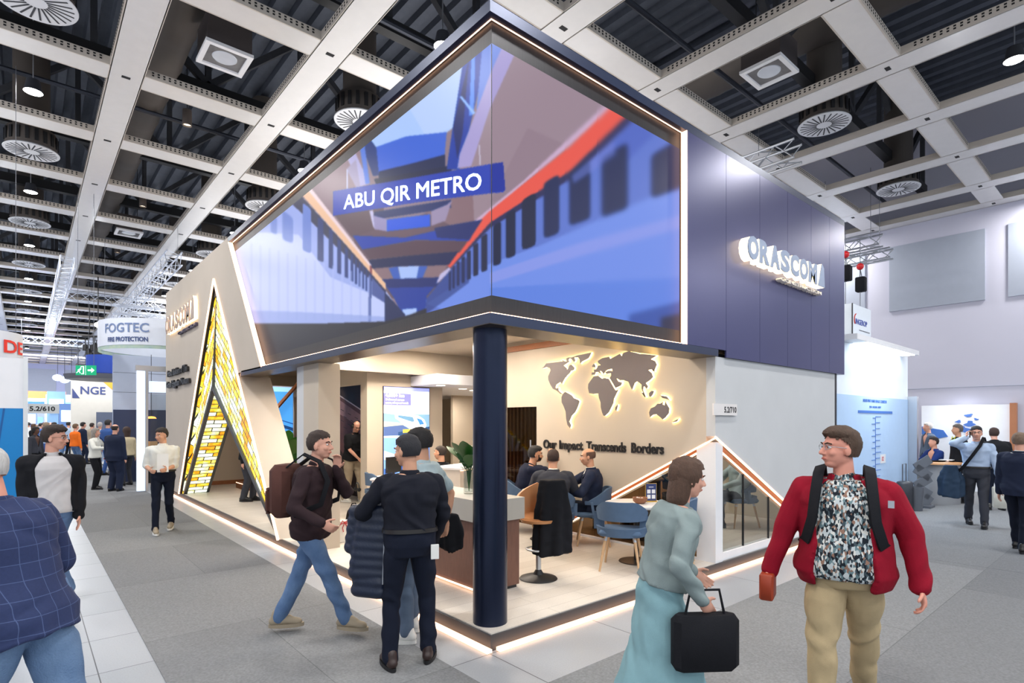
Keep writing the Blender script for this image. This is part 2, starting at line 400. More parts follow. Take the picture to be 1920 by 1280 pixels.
# fascia: core planes behind the recess
YS = [(5.75, ZB+.04), (7.70, ZT)]                      # slanted left end (Y, z) on the X=0 face
core = MB()
core.prism([(.0801, ZB+.06), (5.9, ZB+.06), (7.75, 5.14), (.08, 5.14)], lambda u, v: (.08, u, v), lambda u, v: (.3, u, v))
core.box((.3, .08, ZB+.06), (2.83, .3, 5.14))
core.build('screen_backing', M_band, bo)
fr = MB()
fr.prism([(0, 5.127), (7.66, 5.127), (7.72, ZT), (0, ZT)], lambda u, v: (0, u, v), lambda u, v: (.3, u, v))
fr.box((.3, 0, 5.127), (7.6, .3, ZT))
fr.prism([(0, ZB), (6.9, ZB), (6.83, ZB+.082), (0, ZB+.082)], lambda u, v: (0, u, v), lambda u, v: (.1, u, v))
fr.box((.1, 0, ZB), (3.515, .1, ZB+.082))
fr.build('fascia_frame', M_frame, bo)
so = MB(); so.box((.34, .39, ZB+.005), (.3, 7, ZB+.06)) if 0 else None
so.box((.002, .002, ZB-.004), (3.51, .39, ZB+.04)); so.box((.002, .3901, ZB-.004), (.34, 6.95, ZB+.04))
so.build('soffit', M_soffit, bo)
inn = MB(); inn.box((.3, .3, ZB+.04), (3.5, .39, 3.25)); inn.box((.3, .39, ZB+.04), (.34, 13.2, 3.25)); inn.build('inner_fascia_wall', M_plaster, bo)
# light strips around the screen recess
MB().box((.06, .06, 5.122), (2.82, .068, 5.1265)).build('top_light_strip', M_led2, bo)
MB().box((.06, .069, 5.122), (.068, 7.6, 5.1265)).build('top_light_strip', M_led2, bo)
MB().box((.03, .018, ZB+.083), (2.81, .034, ZB+.091)).build('bottom_light_strip', M_led3, bo)
MB().box((.018, .035, ZB+.083), (.034, 5.75, ZB+.091)).build('bottom_light_strip', M_led3, bo)
MB().box((2.822, -.004, ZB+.082), (2.834, .07, 5.127)).build('side_light_strip', M_led, bo)
MB().prism([(5.745, ZB+.07), (5.765, ZB+.07), (7.665, 5.127), (7.645, 5.127)], lambda u, v: (-.004, u, v), lambda u, v: (.07, u, v)).build('slanted_light_strip', M_led, bo)
# navy wall to the right, one part per panel
xs = [2.835, 3.70, 4.58, 5.42, 6.24, 6.95, 7.6]
for i in range(6):
    MB().box((xs[i]+.003, 0, ZB+(.084 if xs[i] < 3.4 else 0)), (xs[i+1]-.003, .02, 5.126)).build('navy_panel', M_navy, bo)
MB().box((2.835, .0201, ZB+.09), (7.28, .3, 5.12)).build('navy_wall_core', M_black, bo)
MB().box((7.3, 0.021, ZB), (7.6, 13.6, 5.126)).build('rear_side_wall', M_navy, bo)
MB().box((3.515, .1005, ZB-.001), (7.28, .3, ZB+.05)).build('soffit', M_black, bo)
# lower right wall (with the slanted cut)
LW = [(3.515, 1.675), (3.515, ZB), (7.29, ZB), (7.29, .13), (6.62, .13)]
MB().prism(LW, lambda u, v: (u, .04, v), lambda u, v: (u, .16, v)).build('street_side_wall', M_grey_pl, bo)
MB().box((7.29, .035, .13), (7.36, .2, ZB)).build('wall_edge_trim', M_black, bo)
# map wall
MW = [(0.1605, 1.6), (.1605, 3.25), (3.19, 3.25), (3.19, 2.1), (3.19, .13), (2.95, .13)]
b = MB(); b.prism(MW, lambda u, v: (3.515, u, v), lambda u, v: (3.64, u, v)); b.box((3.515, 3.1901, 2.1), (3.64, 4.3, 3.25)); b.box((3.515, 4.3, .13), (3.64, 4.8, 3.25))
b.build('map_wall', M_plaster, bo)
MB().box((3.47, .4, 3.04), (3.515, 4.5, 3.13)).build('wood_cornice', M_wood, bo)
# corner post
MB().box((3.53, .045, .13), (3.70, .30, 1.60)).build('corner_post', M_white, bo)
MB().box((3.70, .05, .13), (6.62, .14, .23)).build('window_sill', M_white, bo)
MB().box((3.53, .30, .13), (3.62, 2.9, .16)).build('window_sill', M_white, bo)
def gl(name, rgb, a, tr=.9):
    m = mat(name, rgb, .03, spec=.5); nt = m.node_tree
    out = nt.nodes['Material Output']; t = nt.nodes.new('ShaderNodeBsdfTransparent'); g = nt.nodes.new('ShaderNodeBsdfGlossy'); g.inputs['Roughness'].default_value = .03
    lw = nt.nodes.new('ShaderNodeLayerWeight'); lw.inputs[0].default_value = .5; pw = nt.nodes.new('ShaderNodeMath'); pw.operation = 'POWER'; pw.inputs[1].default_value = 4; nt.links.new(lw.outputs['Facing'], pw.inputs[0]); f = nt.nodes.new('ShaderNodeMath'); f.operation = 'MULTIPLY_ADD'; f.inputs[1].default_value = .8; f.inputs[2].default_value = .035; nt.links.new(pw.outputs[0], f.inputs[0]); t.inputs[0].default_value = (*lin(rgb), 1)
    mx = nt.nodes.new('ShaderNodeMixShader'); nt.links.new(f.outputs[0], mx.inputs[0]); nt.links.new(t.outputs[0], mx.inputs[1]); nt.links.new(g.outputs[0], mx.inputs[2]); nt.links.new(mx.outputs[0], out.inputs[0])
    return m
M_glass = gl('clear_glass', (236, 240, 240), 1)
M_tint = gl('bronze_glass', (196, 176, 150), 1)
def gz(x): return 1.66-(x-3.515)*(.50)
xs = [3.70, 4.30, 5.02, 5.75, 6.5]
for i in range(4):
    a, c = xs[i]+.006, xs[i+1]-.006
    MB().prism([(a, .23), (c, .23), (c, max(.235, gz(c)-.10)), (a, gz(a)-.10)], lambda u, v: (u, .085, v), lambda u, v: (u, .1, v)).build('glass_pane', M_glass, bo)
    if i: MB().box((xs[i]-.006, .08, .23), (xs[i]+.006, .105, gz(xs[i])-.1)).build('pane_joint', M_black, bo)
def mz(y): return 1.665-y*.5275
ys = [.30, 1.2, 2.0, 2.66]
for i in range(3):
    a, c = ys[i]+.004, ys[i+1]-.004
    MB().prism([(a, .16), (c, .16), (c, max(.17, mz(c)-.09)), (a, mz(a)-.09)], lambda u, v: (3.565, u, v), lambda u, v: (3.58, u, v)).build('glass_pane', M_tint, bo)
# slanted lit reveals of the peak window
MB().prism([(3.515, 1.675), (6.62, .13), (6.62, .10), (3.515, 1.655)], lambda u, v: (u, .03, v), lambda u, v: (u, .05, v)).build('slanted_light_strip', M_led, bo)
MB().prism([(3.70, 1.49), (6.45, .125), (6.45, .105), (3.70, 1.47)], lambda u, v: (u, .06, v), lambda u, v: (u, .08, v)).build('slanted_light_strip', M_led, bo)
MB().prism([(3.66, 1.585), (6.62, .12), (6.62, .09), (3.66, 1.50)], lambda u, v: (u, .075, v), lambda u, v: (u, .16, v)).build('reveal', M_wood, bo)
MB().prism([(.03, 1.668), (2.95, .128), (2.95, .1), (.03, 1.65)], lambda u, v: (3.505, u, v), lambda u, v: (3.525, u, v)).build('slanted_light_strip', M_led, bo)
MB().prism([(.3, 1.47), (2.75, .165), (2.75, .14), (.3, 1.445)], lambda u, v: (3.535, u, v), lambda u, v: (3.55, u, v)).build('slanted_light_strip', M_led, bo)
MB().prism([(.3, 1.51), (2.9, .14), (2.9, .12), (.3, 1.45)], lambda u, v: (3.55, u, v), lambda u, v: (3.64, u, v)).build('reveal', M_wood, bo)
# ceiling inside
MB().box((.34, .39, 3.2), (7.3, 13.4, 3.3)).build('inner_ceiling', M_plaster, bo)
MB().box((7.18, .16, .13), (7.3, 13.4, 3.2)).build('inner_wall', M_plaster, bo)
MB().box((.4, 13.4, .13), (7.3, 13.5, 3.2)).build('inner_wall', M_plaster, bo)
MB().box((.5, 13.36, .13), (7.2, 13.4, .24)).build('baseboard', M_wood, bo)
MB().box((.5, 5.9, 2.7601), (5.6, 6.02, 3.2)).build('header_wall', M_plaster, bo)
MB().box((3.0, 5.35, 2.56), (7.2, 12.9, 2.75)).build('dropped_ceiling', mat('soft_white_ceiling', (216, 216, 222), .6), bo)
for x, y in ((3.35, 5.75), (4.35, 6.4), (4.9, 6.75), (5.4, 7.3)):
    MB().lathe([(0, 2.555), (.075, 2.555), (.09, 2.56)], (x, y, 0), 20).build('downlight', M_dl, bo)
# block with doorway and display
b = MB(); b.box((2.06, 6.29, .13), (2.16, 6.56, 2.76)); b.box((2.06, 6.5601, 2.57), (2.16, 8.2299, 2.76)); b.box((2.06, 8.23, .13), (2.16, 9.6, 2.76)); b.box((2.1601, 6.2901, .13), (3.75, 6.4, 2.7599)); b.box((3.65, 6.4001, .13), (3.75, 12, 2.7598))
b.box((2.06, 6.29, 2.7601), (3.75, 9.6, 3.1999))
b.build('doorway_block_wall', M_plaster, bo)
b = MB(); b.box((2.03, 6.26, .135), (2.06, 6.56, .22)); b.box((2.0601, 6.26, .135), (3.75, 6.29, .22)); b.build('baseboard', M_wood, bo); MB().box((2.03, 8.23, .135), (2.06, 9.6, .22)).build('baseboard', M_wood, bo)
MB().box((5.9, 9.0, .13), (7.2, 9.1, 2.56)).build('inner_wall', M_plaster, bo)
# interior post on the aisle side
b = MB(); b.box((.15, 3.85, .13), (.45, 4.38, ZB)); b.prism([(0, 0), (1, 0), (1, 1)], lambda u, v: (.15, 4.38+v*.3*u, .13 if v == 0 else .13), lambda u, v: (.15, 4.38, .13)) if 0 else None
b.build('aisle_post', M_plaster, bo)
MB().prism([(.15, 4.38), (.45, 4.38), (.18, 4.72)], lambda u, v: (u, v, .13), lambda u, v: (u, v, ZB)).build('post_side', M_grey_pl, bo)
# ---- A portal wall
AP = (8.65, 4.64); FR_ = (4.94, .13); FL = (11.95, .13)
def ar(z): return AP[0]+(FR_[0]-AP[0])*(AP[1]-z)/(AP[1]-FR_[1])
def al(z): return AP[0]+(FL[0]-AP[0])*(AP[1]-z)/(AP[1]-FL[1])
b = MB()
WT = .52
b.prism([(13.68, ZT), (7.72, ZT), AP], lambda u, v: (0, u, v), lambda u, v: (WT, u, v))
b.prism([(7.72, ZT), (5.79, ZB+.06), (ar(ZB+.06), ZB+.06), AP], lambda u, v: (0, u, v), lambda u, v: (.34, u, v))
b.prism([(13.68, ZT), AP, FL, (13.68, .13)], lambda u, v: (0, u, v), lambda u, v: (WT, u, v))
b.box((WT, 13.5, .13), (7.5, 13.68, ZT))
b.build('portal_wall', M_wallL, bo)
O = (9.05, 2.55); IR = (5.12, .13); IL = (11.75, .13); dX = .10
gA = empty('portal_arch', (0, 0, 0)); gA.parent = bo
def edge(p, q, w, xx, mm, nm, xh=.05):
    b = MB(); b.bar((xx, p[0], p[1]), (xx, q[0], q[1]), w, xh, up=(1, 0, 0)); return b.build(nm, mm, gA)
edge(AP, (FR_[0], .13), .035, -.015, M_led, 'outline_light_strip', .03); edge(AP, FL, .035, -.015, M_led, 'outline_light_strip', .03)
def glassmat():
    m = bpy.data.materials.new('lit_marble_glass_bricks'); m.use_nodes = True; nt = m.node_tree; b = nt.nodes['Principled BSDF']
    tc = nt.nodes.new('ShaderNodeTexCoord'); br = nt.nodes.new('ShaderNodeTexBrick')
    br.inputs['Scale'].default_value = 1; br.inputs['Brick Width'].default_value = .34; br.inputs['Row Height'].default_value = .125; br.inputs['Mortar Size'].default_value = .011; br.inputs['Mortar Smooth'].default_value = .1
    br.inputs['Color1'].default_value = (0, 0, 0, 1); br.inputs['Color2'].default_value = (1, 1, 1, 1); br.inputs['Mortar'].default_value = (.5, .5, .5, 1)
    nt.links.new(tc.outputs['UV'], br.inputs['Vector'])
    nz = nt.nodes.new('ShaderNodeTexNoise'); nz.inputs['Scale'].default_value = 7; nz.inputs['Detail'].default_value = 6; nt.links.new(tc.outputs['UV'], nz.inputs['Vector'])
    add = nt.nodes.new('ShaderNodeMath'); add.operation = 'MULTIPLY_ADD'; nt.links.new(nz.outputs['Fac'], add.inputs[0]); add.inputs[1].default_value = .95
    sc = nt.nodes.new('ShaderNodeMath'); sc.operation = 'MULTIPLY_ADD'; nt.links.new(br.outputs['Color'], sc.inputs[0]); sc.inputs[1].default_value = .62; sc.inputs[2].default_value = -.30
    nt.links.new(sc.outputs[0], add.inputs[2])
    cr = nt.nodes.new('ShaderNodeValToRGB'); e = cr.color_ramp.elements
    e[0].position = .27; e[0].color = (*lin((236, 246, 232)), 1); e[1].position = .92; e[1].color = (*lin((214, 120, 10)), 1)
    for p, c in ((.42, (238, 236, 150)), (.54, (240, 212, 54)), (.70, (232, 168, 24))): x = e.new(p); x.color = (*lin(c), 1)
    nt.links.new(add.outputs[0], cr.inputs[0]); dk = nt.nodes.new('ShaderNodeMix'); dk.data_type = 'RGBA'; dk.inputs[7].default_value = (.03, .035, .02, 1); nt.links.new(br.outputs['Fac'], dk.inputs[0]); nt.links.new(cr.outputs[0], dk.inputs[6]); nt.links.new(dk.outputs[2], b.inputs['Base Color']); nt.links.new(cr.outputs[0], b.inputs['Emission Color'])
    iv = nt.nodes.new('ShaderNodeMath'); iv.operation = 'MULTIPLY_ADD'; iv.inputs[1].default_value = -.86; iv.inputs[2].default_value = .88; nt.links.new(br.outputs['Fac'], iv.inputs[0]); nt.links.new(iv.outputs[0], b.inputs['Emission Strength'])
    b.inputs['Roughness'].default_value = .2
    return m
M_brick = glassmat()
def gface(pts, uo, ud, name='glass_face'):
    uo = Vector(uo); ud = Vector(ud).normalized()
    P = [Vector(p) for p in pts]; nn = (P[1]-P[0]).cross(P[2]-P[0]).normalized(); vd = nn.cross(ud)
    b = MB(); b.add(P, [tuple(range(len(P)))]); return b.build(name, M_brick, gA, uv=lambda v: ((Vector(v)-uo).dot(ud), (Vector(v)-uo).dot(vd)))
def X3(p, x): return (x, p[0], p[1])
AI = (8.66, 4.48)
gface([X3(AI, .04), X3(O, dX), X3(IR, dX*.6), X3((ar(.42)+.12, .42), .03)], X3(O, 0), (0, IR[0]-O[0], IR[1]-O[1]))
gface([X3(AI, .04), X3(O, dX), X3((IL[0]-.02, IL[1]), dX), X3((al(.3)-.03, .14), .03)], X3(O, 0), (0, IL[0]-O[0], IL[1]-O[1]))
gface([X3(O, dX), X3(IL, dX), X3((IL[0]+.02, IL[1]), WT+.05), X3((O[0]+.02, O[1]), WT+.05)], X3(IL, dX), (1, 0, 0), 'jamb_glass_face')
gface([X3(O, dX), X3(IR, dX), X3(IR, WT+.05), X3(O, WT+.05)], X3(IR, dX), (1, 0, 0), 'jamb_glass_face')
# solid body of right leg and tip
MB().prism([(AP[0], AP[1]-.05), (ar(.13)+.02, .131), (IR[0]-.04, .131), (O[0], O[1]+.09), (IL[0]+.05, .131), (FL[0]-.02, .131)], lambda u, v: (.13, u, v), lambda u, v: (WT, u, v)).build('leg_core', M_wallL, gA)
M_bf = mat('portal_frame_steel', (78, 80, 82), .35, .5)
for p, q, w_ in ((O, IR, .075), (O, IL, .075), (AI, O, .035)): edge(p, q, w_, dX-.02, M_bf, 'frame_edge', .07)
edge((O[0]+.03, O[1]), (IL[0]+.05, .13), .06, WT+.05, M_bf, 'frame_edge', .06)
edge((AP[0], AP[1]-.06), (al(.13)-.04, .14), .04, .02, M_black, 'frame_edge', .05); edge((AP[0], AP[1]-.06), (ar(.13)+.05, .14), .04, .02, M_black, 'frame_edge', .05)
MB().prism([(FR_[0]+.01, .13), (IR[0]+.02, .13), (ar(.75)+.22, .62), (ar(.75)+.02, .75)], lambda u, v: (.03, u, v), lambda u, v: (.12, u, v)).build('toe_plate', M_bf, gA)
MB().prism([AP, (AP[0]-.14, 4.3), (AP[0]+.1, 4.3)], lambda u, v: (.02, u, v), lambda u, v: (.1, u, v)).build('tip_plate', M_black, gA)
# return wall of the right leg (faces the corner)
b = MB(); P = [(0, ar(ZB), ZB), (0, FR_[0]-.01, .13), (WT, FR_[0]-.03, .13), (WT+.0, ar(ZB)-.03, ZB)]
b.add(P, [(0, 1, 2, 3)]); b.build('portal_return_wall', M_wallL, bo)
# corner column
MB().lathe([(.148, .135), (.148, 2.64)], (wcoord(919, 900, 4.85).x, wcoord(919, 900, 4.85).y, 0), 40).build('corner_column', mat('blue_black_gloss_metal', (30, 38, 60), .28, .6), bo, True)
# stairs behind the portal, with lit treads
b = MB(); c_ = MB()
for k in range(7):
    b.box((1.35+.28*k, 11.4, .135), (1.35+.28*(k+1), 12.3, .30+.165*k)); c_.box((1.345+.28*k, 11.42, .27+.165*k), (1.352+.28*k, 12.28, .285+.165*k))
st = b.build('staircase', M_wood, bo); c_.build('tread_light', M_led, st)
MB().tube([(1.2, 10.9, 1.75), (1.75, 10.9, 2.0), (1.8, 10.9, 2.05), (2.6, 10.9, 3.0)], .05, 6).build('handrail', M_wood, bo)
# ================================================================ the wraparound screen (a lit picture)
PW, PH, PX0, PY0 = 880, 620, 420, 40
def fill(img, pts, col, a=1.0):
    pts = np.array(pts, float)-[PX0, PY0]
    x0, y0 = np.floor(pts.min(0)).astype(int); x1, y1 = np.ceil(pts.max(0)).astype(int)
    x0, y0 = max(x0, 0), max(y0, 0); x1, y1 = min(x1+1, img.shape[1]), min(y1+1, img.shape[0])
    if x1 <= x0 or y1 <= y0: return
    yy, xx = np.mgrid[y0:y1, x0:x1]; yy = yy+.5; xx = xx+.5; ins = np.zeros(xx.shape, bool); n = len(pts)
    for i in range(n):
        ax, ay = pts[i]; bx, by = pts[(i+1) % n]
        if ay == by: continue
        c = ((ay > yy) != (by > yy)) & (xx < (bx-ax)*(yy-ay)/(by-ay)+ax); ins ^= c
    sub = img[y0:y1, x0:x1]; sub[ins] = sub[ins]*(1-a)+np.array(col, float)*a
def blur(img, n):
    for _ in range(n):
        p = np.pad(img, ((1, 1), (1, 1), (0, 0)), 'edge')
        img = (p[:-2, 1:-1]+p[2:, 1:-1]+p[1:-1, :-2]+p[1:-1, 2:]+2*p[1:-1, 1:-1])/6
    return img
img = np.zeros((PH, PW, 3)); img[:] = (150, 128, 140)
F_ = lambda pts, c, a=1.0: fill(img, pts, c, a)
# ceiling of the station, left side
F_([(560, 380), (700, 230), (720, 400), (630, 420)], (150, 126, 136)); F_([(625, 400), (720, 390), (720, 450), (660, 445)], (104, 82, 92))
F_([(662, 445), (800, 400), (905, 370), (930, 330), (960, 420), (880, 560), (700, 560)], (112, 88, 100))
F_([(780, 390), (930, 350), (930, 415), (860, 430)], (140, 112, 120))
F_([(688, 252), (872, 92), (850, 240), (838, 249), (706, 277)], (176, 204, 250)); F_([(760, 190), (872, 92), (850, 240), (800, 258)], (196, 214, 250), .6)
F_([(690, 255), (706, 277), (712, 329), (700, 330), (676, 262)], (24, 60, 130)); F_([(648, 290), (664, 280), (693, 345), (676, 350)], (182, 178, 220)); F_([(650, 318), (668, 300), (676, 350), (670, 355)], (168, 158, 190))
F_([(672, 258), (682, 256), (694, 344), (686, 346)], (90, 130, 220))
F_([(706, 276), (762, 256), (838, 248), (833, 304), (774, 312), (711, 330)], (62, 108, 216)); F_([(711, 322), (780, 305), (835, 290), (835, 318), (770, 325), (711, 338)], (14, 34, 84))
F_([(702, 336), (850, 310), (846, 322), (706, 346)], (10, 24, 70))
F_([(872, 98), (919, 60), (919, 150), (905, 139), (862, 318), (838, 318), (850, 236)], (14, 62, 168)); F_([(885, 92), (892, 86), (889, 215), (880, 218)], (96, 150, 240)); F_([(850, 240), (880, 110), (868, 250), (858, 300)], (10, 36, 112))
F_([(862, 182), (866, 180), (892, 212), (888, 216)], (150, 190, 250))
F_([(905, 82), (919, 62), (958, 84), (945, 110), (919, 160), (893, 216)], (108, 140, 222)); F_([(919, 66), (950, 82), (930, 130), (919, 140)], (124, 150, 226))
F_([(947, 78), (978, 86), (919, 204), (884, 312), (858, 316), (862, 290), (897, 200), (919, 140)], (172, 162, 212))
F_([(975, 82), (1200, 215), (1150, 200), (1068, 275), (950, 372), (919, 400), (890, 420), (884, 312), (919, 204)], (158, 138, 150)); F_([(919, 380), (990, 240), (1068, 275), (950, 372)], (148, 126, 138), .6)
# orange roof line of the right train
F_([(1143, 190), (1152, 197), (1068, 274), (985, 342), (892, 420), (842, 494), (838, 490), (888, 416), (981, 340)], (204, 176, 204))
F_([(1150, 197), (1180, 214), (1070, 321), (919, 418), (864, 481), (845, 502), (838, 498), (889, 425), (919, 396), (981, 346), (1068, 276)], (232, 92, 74))
F_([(1180, 214), (1196, 222), (1075, 335), (919, 430), (862, 492), (845, 505), (864, 481), (919, 418), (1070, 321)], (40, 40, 92))
# right train body
F_([(1192, 220), (1300, 280), (1300, 650), (919, 560), (760, 600), (800, 560), (848, 502), (919, 428), (1075, 333)], (98, 124, 206))
F_([(919, 495), (1010, 462), (1150, 400), (1290, 340), (1290, 640), (919, 560), (830, 580), (800, 570), (860, 530)], (118, 148, 230))
F_([(919, 512), (1090, 455), (1290, 400), (1290, 425), (1090, 480), (919, 532)], (150, 160, 232), .7); F_([(919, 540), (1290, 520), (1290, 640), (919, 560)], (92, 132, 222), .7); F_([(1180, 590), (1300, 560), (1300, 650), (1180, 640)], (40, 70, 150), .7); F_([(1240, 596), (1295, 585), (1295, 650), (1240, 630)], (26, 30, 56), .8)
F_([(1120, 300), (1190, 222), (1230, 250), (1150, 330)], (84, 108, 196))
def win(x0, x1, yt, yb, kt, kb, col):
    w_ = x1-x0; TL, TR, BR, BL = (x0, yt), (x1, yt+kt*w_), (x1, yb+kb*w_), (x0, yb); P_ = []
    Q = [TL, TR, BR, BL]; c = min(w_*.34, 9)
    for i in range(4):
        p0, p, p1 = Q[i-1], Q[i], Q[(i+1) % 4]
        for o in (p0, p1):
            L = math.hypot(o[0]-p[0], o[1]-p[1]); q = (p[0]+(o[0]-p[0])*c/L, p[1]+(o[1]-p[1])*c/L)
            P_.append(q)
            if o is p0: P_.append((p[0]*.6+(p0[0]+(p[0]-p0[0])*(1-c/math.hypot(p0[0]-p[0], p0[1]-p[1])))*.2+(p[0]+(p1[0]-p[0])*c/math.hypot(p1[0]-p[0], p1[1]-p[1]))*.2, p[1]*.6+(p0[1]+(p[1]-p0[1])*(1-c/math.hypot(p0[0]-p[0], p0[1]-p[1])))*.2+(p[1]+(p1[1]-p[1])*c/math.hypot(p1[0]-p[0], p1[1]-p[1]))*.2))
    F_(P_, col)
for x0, x1, yt, yb in ((1222, 1282, 292, 372), (1129, 1177, 296, 408), (1068, 1107, 322, 424), (1020, 1049, 344, 448), (979, 1005, 376, 470), (949, 967, 402, 486), (925, 940, 424, 500), (903, 914, 444, 511), (888, 897, 460, 519), (876, 883, 473, 526), (866, 872, 484, 532), (857, 862, 493, 537), (849, 853, 501, 542), (842, 846, 508, 546)):
    win(x0, x1, yt, yb, -.60, -.36, (18, 36, 88) if x0 > 1000 else (12, 26, 66))
F_([(1072, 330), (1150, 262), (1156, 290), (1076, 345)], (120, 134, 214), .6)
# centre of the picture
F_([(662, 442), (760, 446), (902, 413), (880, 452), (780, 450), (680, 468)], (24, 66, 176)); F_([(815, 428), (905, 412), (880, 450), (820, 446)], (14, 38, 112))
F_([(680, 468), (780, 452), (878, 452), (862, 474), (770, 480), (694, 486)], (94, 70, 84))
F_([(692, 488), (770, 480), (860, 472), (842, 497), (790, 498), (740, 500), (698, 503)], (12, 28, 86))
F_([(700, 505), (740, 500), (840, 498), (824, 524), (730, 528), (712, 522)], (142, 116, 124))
F_([(729, 503), (746, 500), (752, 526), (740, 526)], (60, 100, 190)); F_([(786, 499), (802, 499), (792, 523), (781, 524)], (60, 100, 190)); F_([(747, 500), (786, 499), (781, 525), (752, 526)], (172, 196, 246))
F_([(716, 524), (830, 520), (800, 556), (798, 582), (760, 600), (740, 560)], (22, 62, 160)); F_([(716, 524), (830, 520), (818, 538), (728, 540)], (14, 40, 116))
F_([(842, 502), (848, 506), (822, 530), (818, 532), (826, 514)], (196, 190, 226)); F_([(846, 504), (800, 560), (798, 590), (840, 560), (880, 530), (880, 480)], (26, 44, 110), .55)
F_([(755, 580), (782, 578), (782, 590), (756, 594)], (176, 200, 250))
# hanging box below the sign
F_([(702, 398), (846, 375), (846, 390), (702, 412)], (12, 40, 108)); F_([(726, 412), (807, 402), (807, 425), (726, 434)], (24, 92, 222)); F_([(693, 396), (700, 394), (705, 432), (700, 425)], (200, 196, 230))
F_([(700, 404), (726, 411), (726, 434), (703, 430)], (158, 150, 192)); F_([(809, 396), (838, 384), (848, 376), (836, 414), (809, 424)], (160, 146, 178))
# left train
F_([(430, 452), (500, 410), (560, 362), (695, 508), (724, 545), (755, 590), (760, 620), (700, 640), (420, 640)], (196, 206, 248))
F_([(478, 435), (560, 440), (620, 520), (722, 562), (722, 545), (600, 430), (560, 365), (500, 400)], (160, 176, 234))
F_([(536, 372), (560, 362), (695, 510), (724, 545), (724, 552), (690, 520), (580, 412)], (40, 44, 84))
F_([(564, 363), (578, 350), (696, 500), (724, 532), (724, 545), (696, 513)], (236, 194, 160)); F_([(574, 352), (580, 348), (697, 497), (696, 503)], (236, 214, 220)); F_([(694, 497), (698, 500), (698, 515), (694, 512)], (140, 70, 80))
for x0, x1, yt, yb, c in ((508, 520, 404, 436, 1), (530, 550, 398, 450, 1), (568, 584, 384, 470, 1), (596, 607, 410, 488, 0), (617, 625, 432, 502, 0), (633, 640, 451, 512, 0), (647, 653, 467, 520, 0), (658, 663, 479, 527, 0), (666, 670, 488, 532, 0), (673, 677, 495, 537, 0), (680, 683, 502, 541, 0), (686, 689, 508, 545, 0)):
    win(x0, x1, yt-4, yb, .75, .35, (112, 138, 212) if c else (24, 54, 124))
F_([(698, 520), (722, 548), (722, 568), (698, 553)], (80, 96, 160)); F_([(692, 512), (697, 516), (696, 603), (691, 603)], (40, 62, 130)); F_([(722, 548), (760, 590), (762, 600), (722, 604)], (24, 42, 92))
for x in range(470, 700, 17): F_([(x, 455+(x-470)*.28), (x+4, 456+(x-470)*.28), (x+4, 600), (x, 600)], (176, 188, 240), .5)
F_([(464, 582), (560, 585), (690, 592), (722, 594), (722, 603), (600, 607), (469, 607)], (150, 168, 226), .7)
F_([(400, 607), (600, 607), (722, 603), (770, 590), (800, 578), (800, 680), (400, 680)], (38, 40, 52))
img = blur(img, 2)
for x0, x1, nb in ((1010, 1300, 8), (1060, 1300, 16), (1120, 1300, 30)): img[:, x0-PX0:x1-PX0] = blur(img[:, x0-PX0:x1-PX0], nb)
img[:, 30:130] = blur(img[:, 30:130], 3)
# sign drawn sharp
F_([(625, 359), (760, 336), (919, 308), (944, 304), (948, 357), (944, 361), (917, 363), (780, 380), (625, 405)], (26, 64, 182)); F_([(919, 308), (944, 304), (948, 357), (919, 362)], (20, 48, 160)); F_([(650, 318), (653, 318), (653, 354), (650, 354)], (190, 190, 220)); F_([(898, 272), (901, 272), (902, 310), (899, 310)], (190, 180, 200))
img = blur(img, 1)
LUT = np.array([lin((i, i, i))[0] for i in range(256)])
img = 255*(img/255)**1.12
def screen(name, mk, us, vs, lim, parent, e=1.0):
    U, V = np.meshgrid(us, vs); n, m = U.shape
    P = np.stack(mk(U.ravel(), V.ravel()), 1); d = P-np.array(CAM); dep = d@np.array(FW)
    px = 960+FPX*(d@np.array(RT))/dep; py = HZ-FPX*d[:, 2]/dep
    xi = np.clip(px-PX0, 0, PW-1.01); yi = np.clip(py-PY0, 0, PH-1.01)
    x0 = xi.astype(int); y0 = yi.astype(int); fx = (xi-x0)[:, None]; fy = (yi-y0)[:, None]
    c = img[y0, x0]*(1-fx)*(1-fy)+img[y0, x0+1]*fx*(1-fy)+img[y0+1, x0]*(1-fx)*fy+img[y0+1, x0+1]*fx*fy
    I = np.arange(n*m).reshape(n, m); q = np.stack([I[:-1, :-1], I[:-1, 1:], I[1:, 1:], I[1:, :-1]], -1).reshape(-1, 4)
    cen = P[q].mean(1); q = q[lim(cen)]
    me = bpy.data.meshes.new(name); me.from_pydata(P.tolist(), [], q.tolist())
    at = me.color_attributes.new('picture', 'FLOAT_COLOR', 'POINT')
    cc = np.ones((n*m, 4)); cc[:, :3] = LUT[np.clip(c, 0, 255).astype(int)]; at.data.foreach_set('color', cc.ravel())
    me.materials.append(M_pic); o = bpy.data.objects.new(name, me); COL.objects.link(o); o.parent = parent; return o
M_pic = bpy.data.materials.new('screen_picture'); M_pic.use_nodes = True; _t = M_pic.node_tree; _p = _t.nodes['Principled BSDF']
_a = _t.nodes.new('ShaderNodeAttribute'); _a.attribute_name = 'picture'; _p.inputs['Base Color'].default_value = (.02, .02, .025, 1); _p.inputs['Roughness'].default_value = .35; _p.inputs['Specular IOR Level'].default_value = .08
_t.links.new(_a.outputs['Color'], _p.inputs['Emission Color']); _p.inputs['Emission Strength'].default_value = .93
sc_e = empty('video_screen', (0, 0, 2.72), 'huge wraparound video screen showing a metro station between two trains', 'video screen')
SZ0, SZ1 = 2.884, 4.935
def mk(p): return p
o = screen('screen_face', lambda u, v: (np.full_like(u, .0795), u, v), np.arange(.0795, 7.62, .0115), np.arange(SZ0, SZ1+.01, .0115), lambda c: (c[:, 1] < 5.80+(c[:, 2]-2.7)/2.42*1.90-.03) , None)
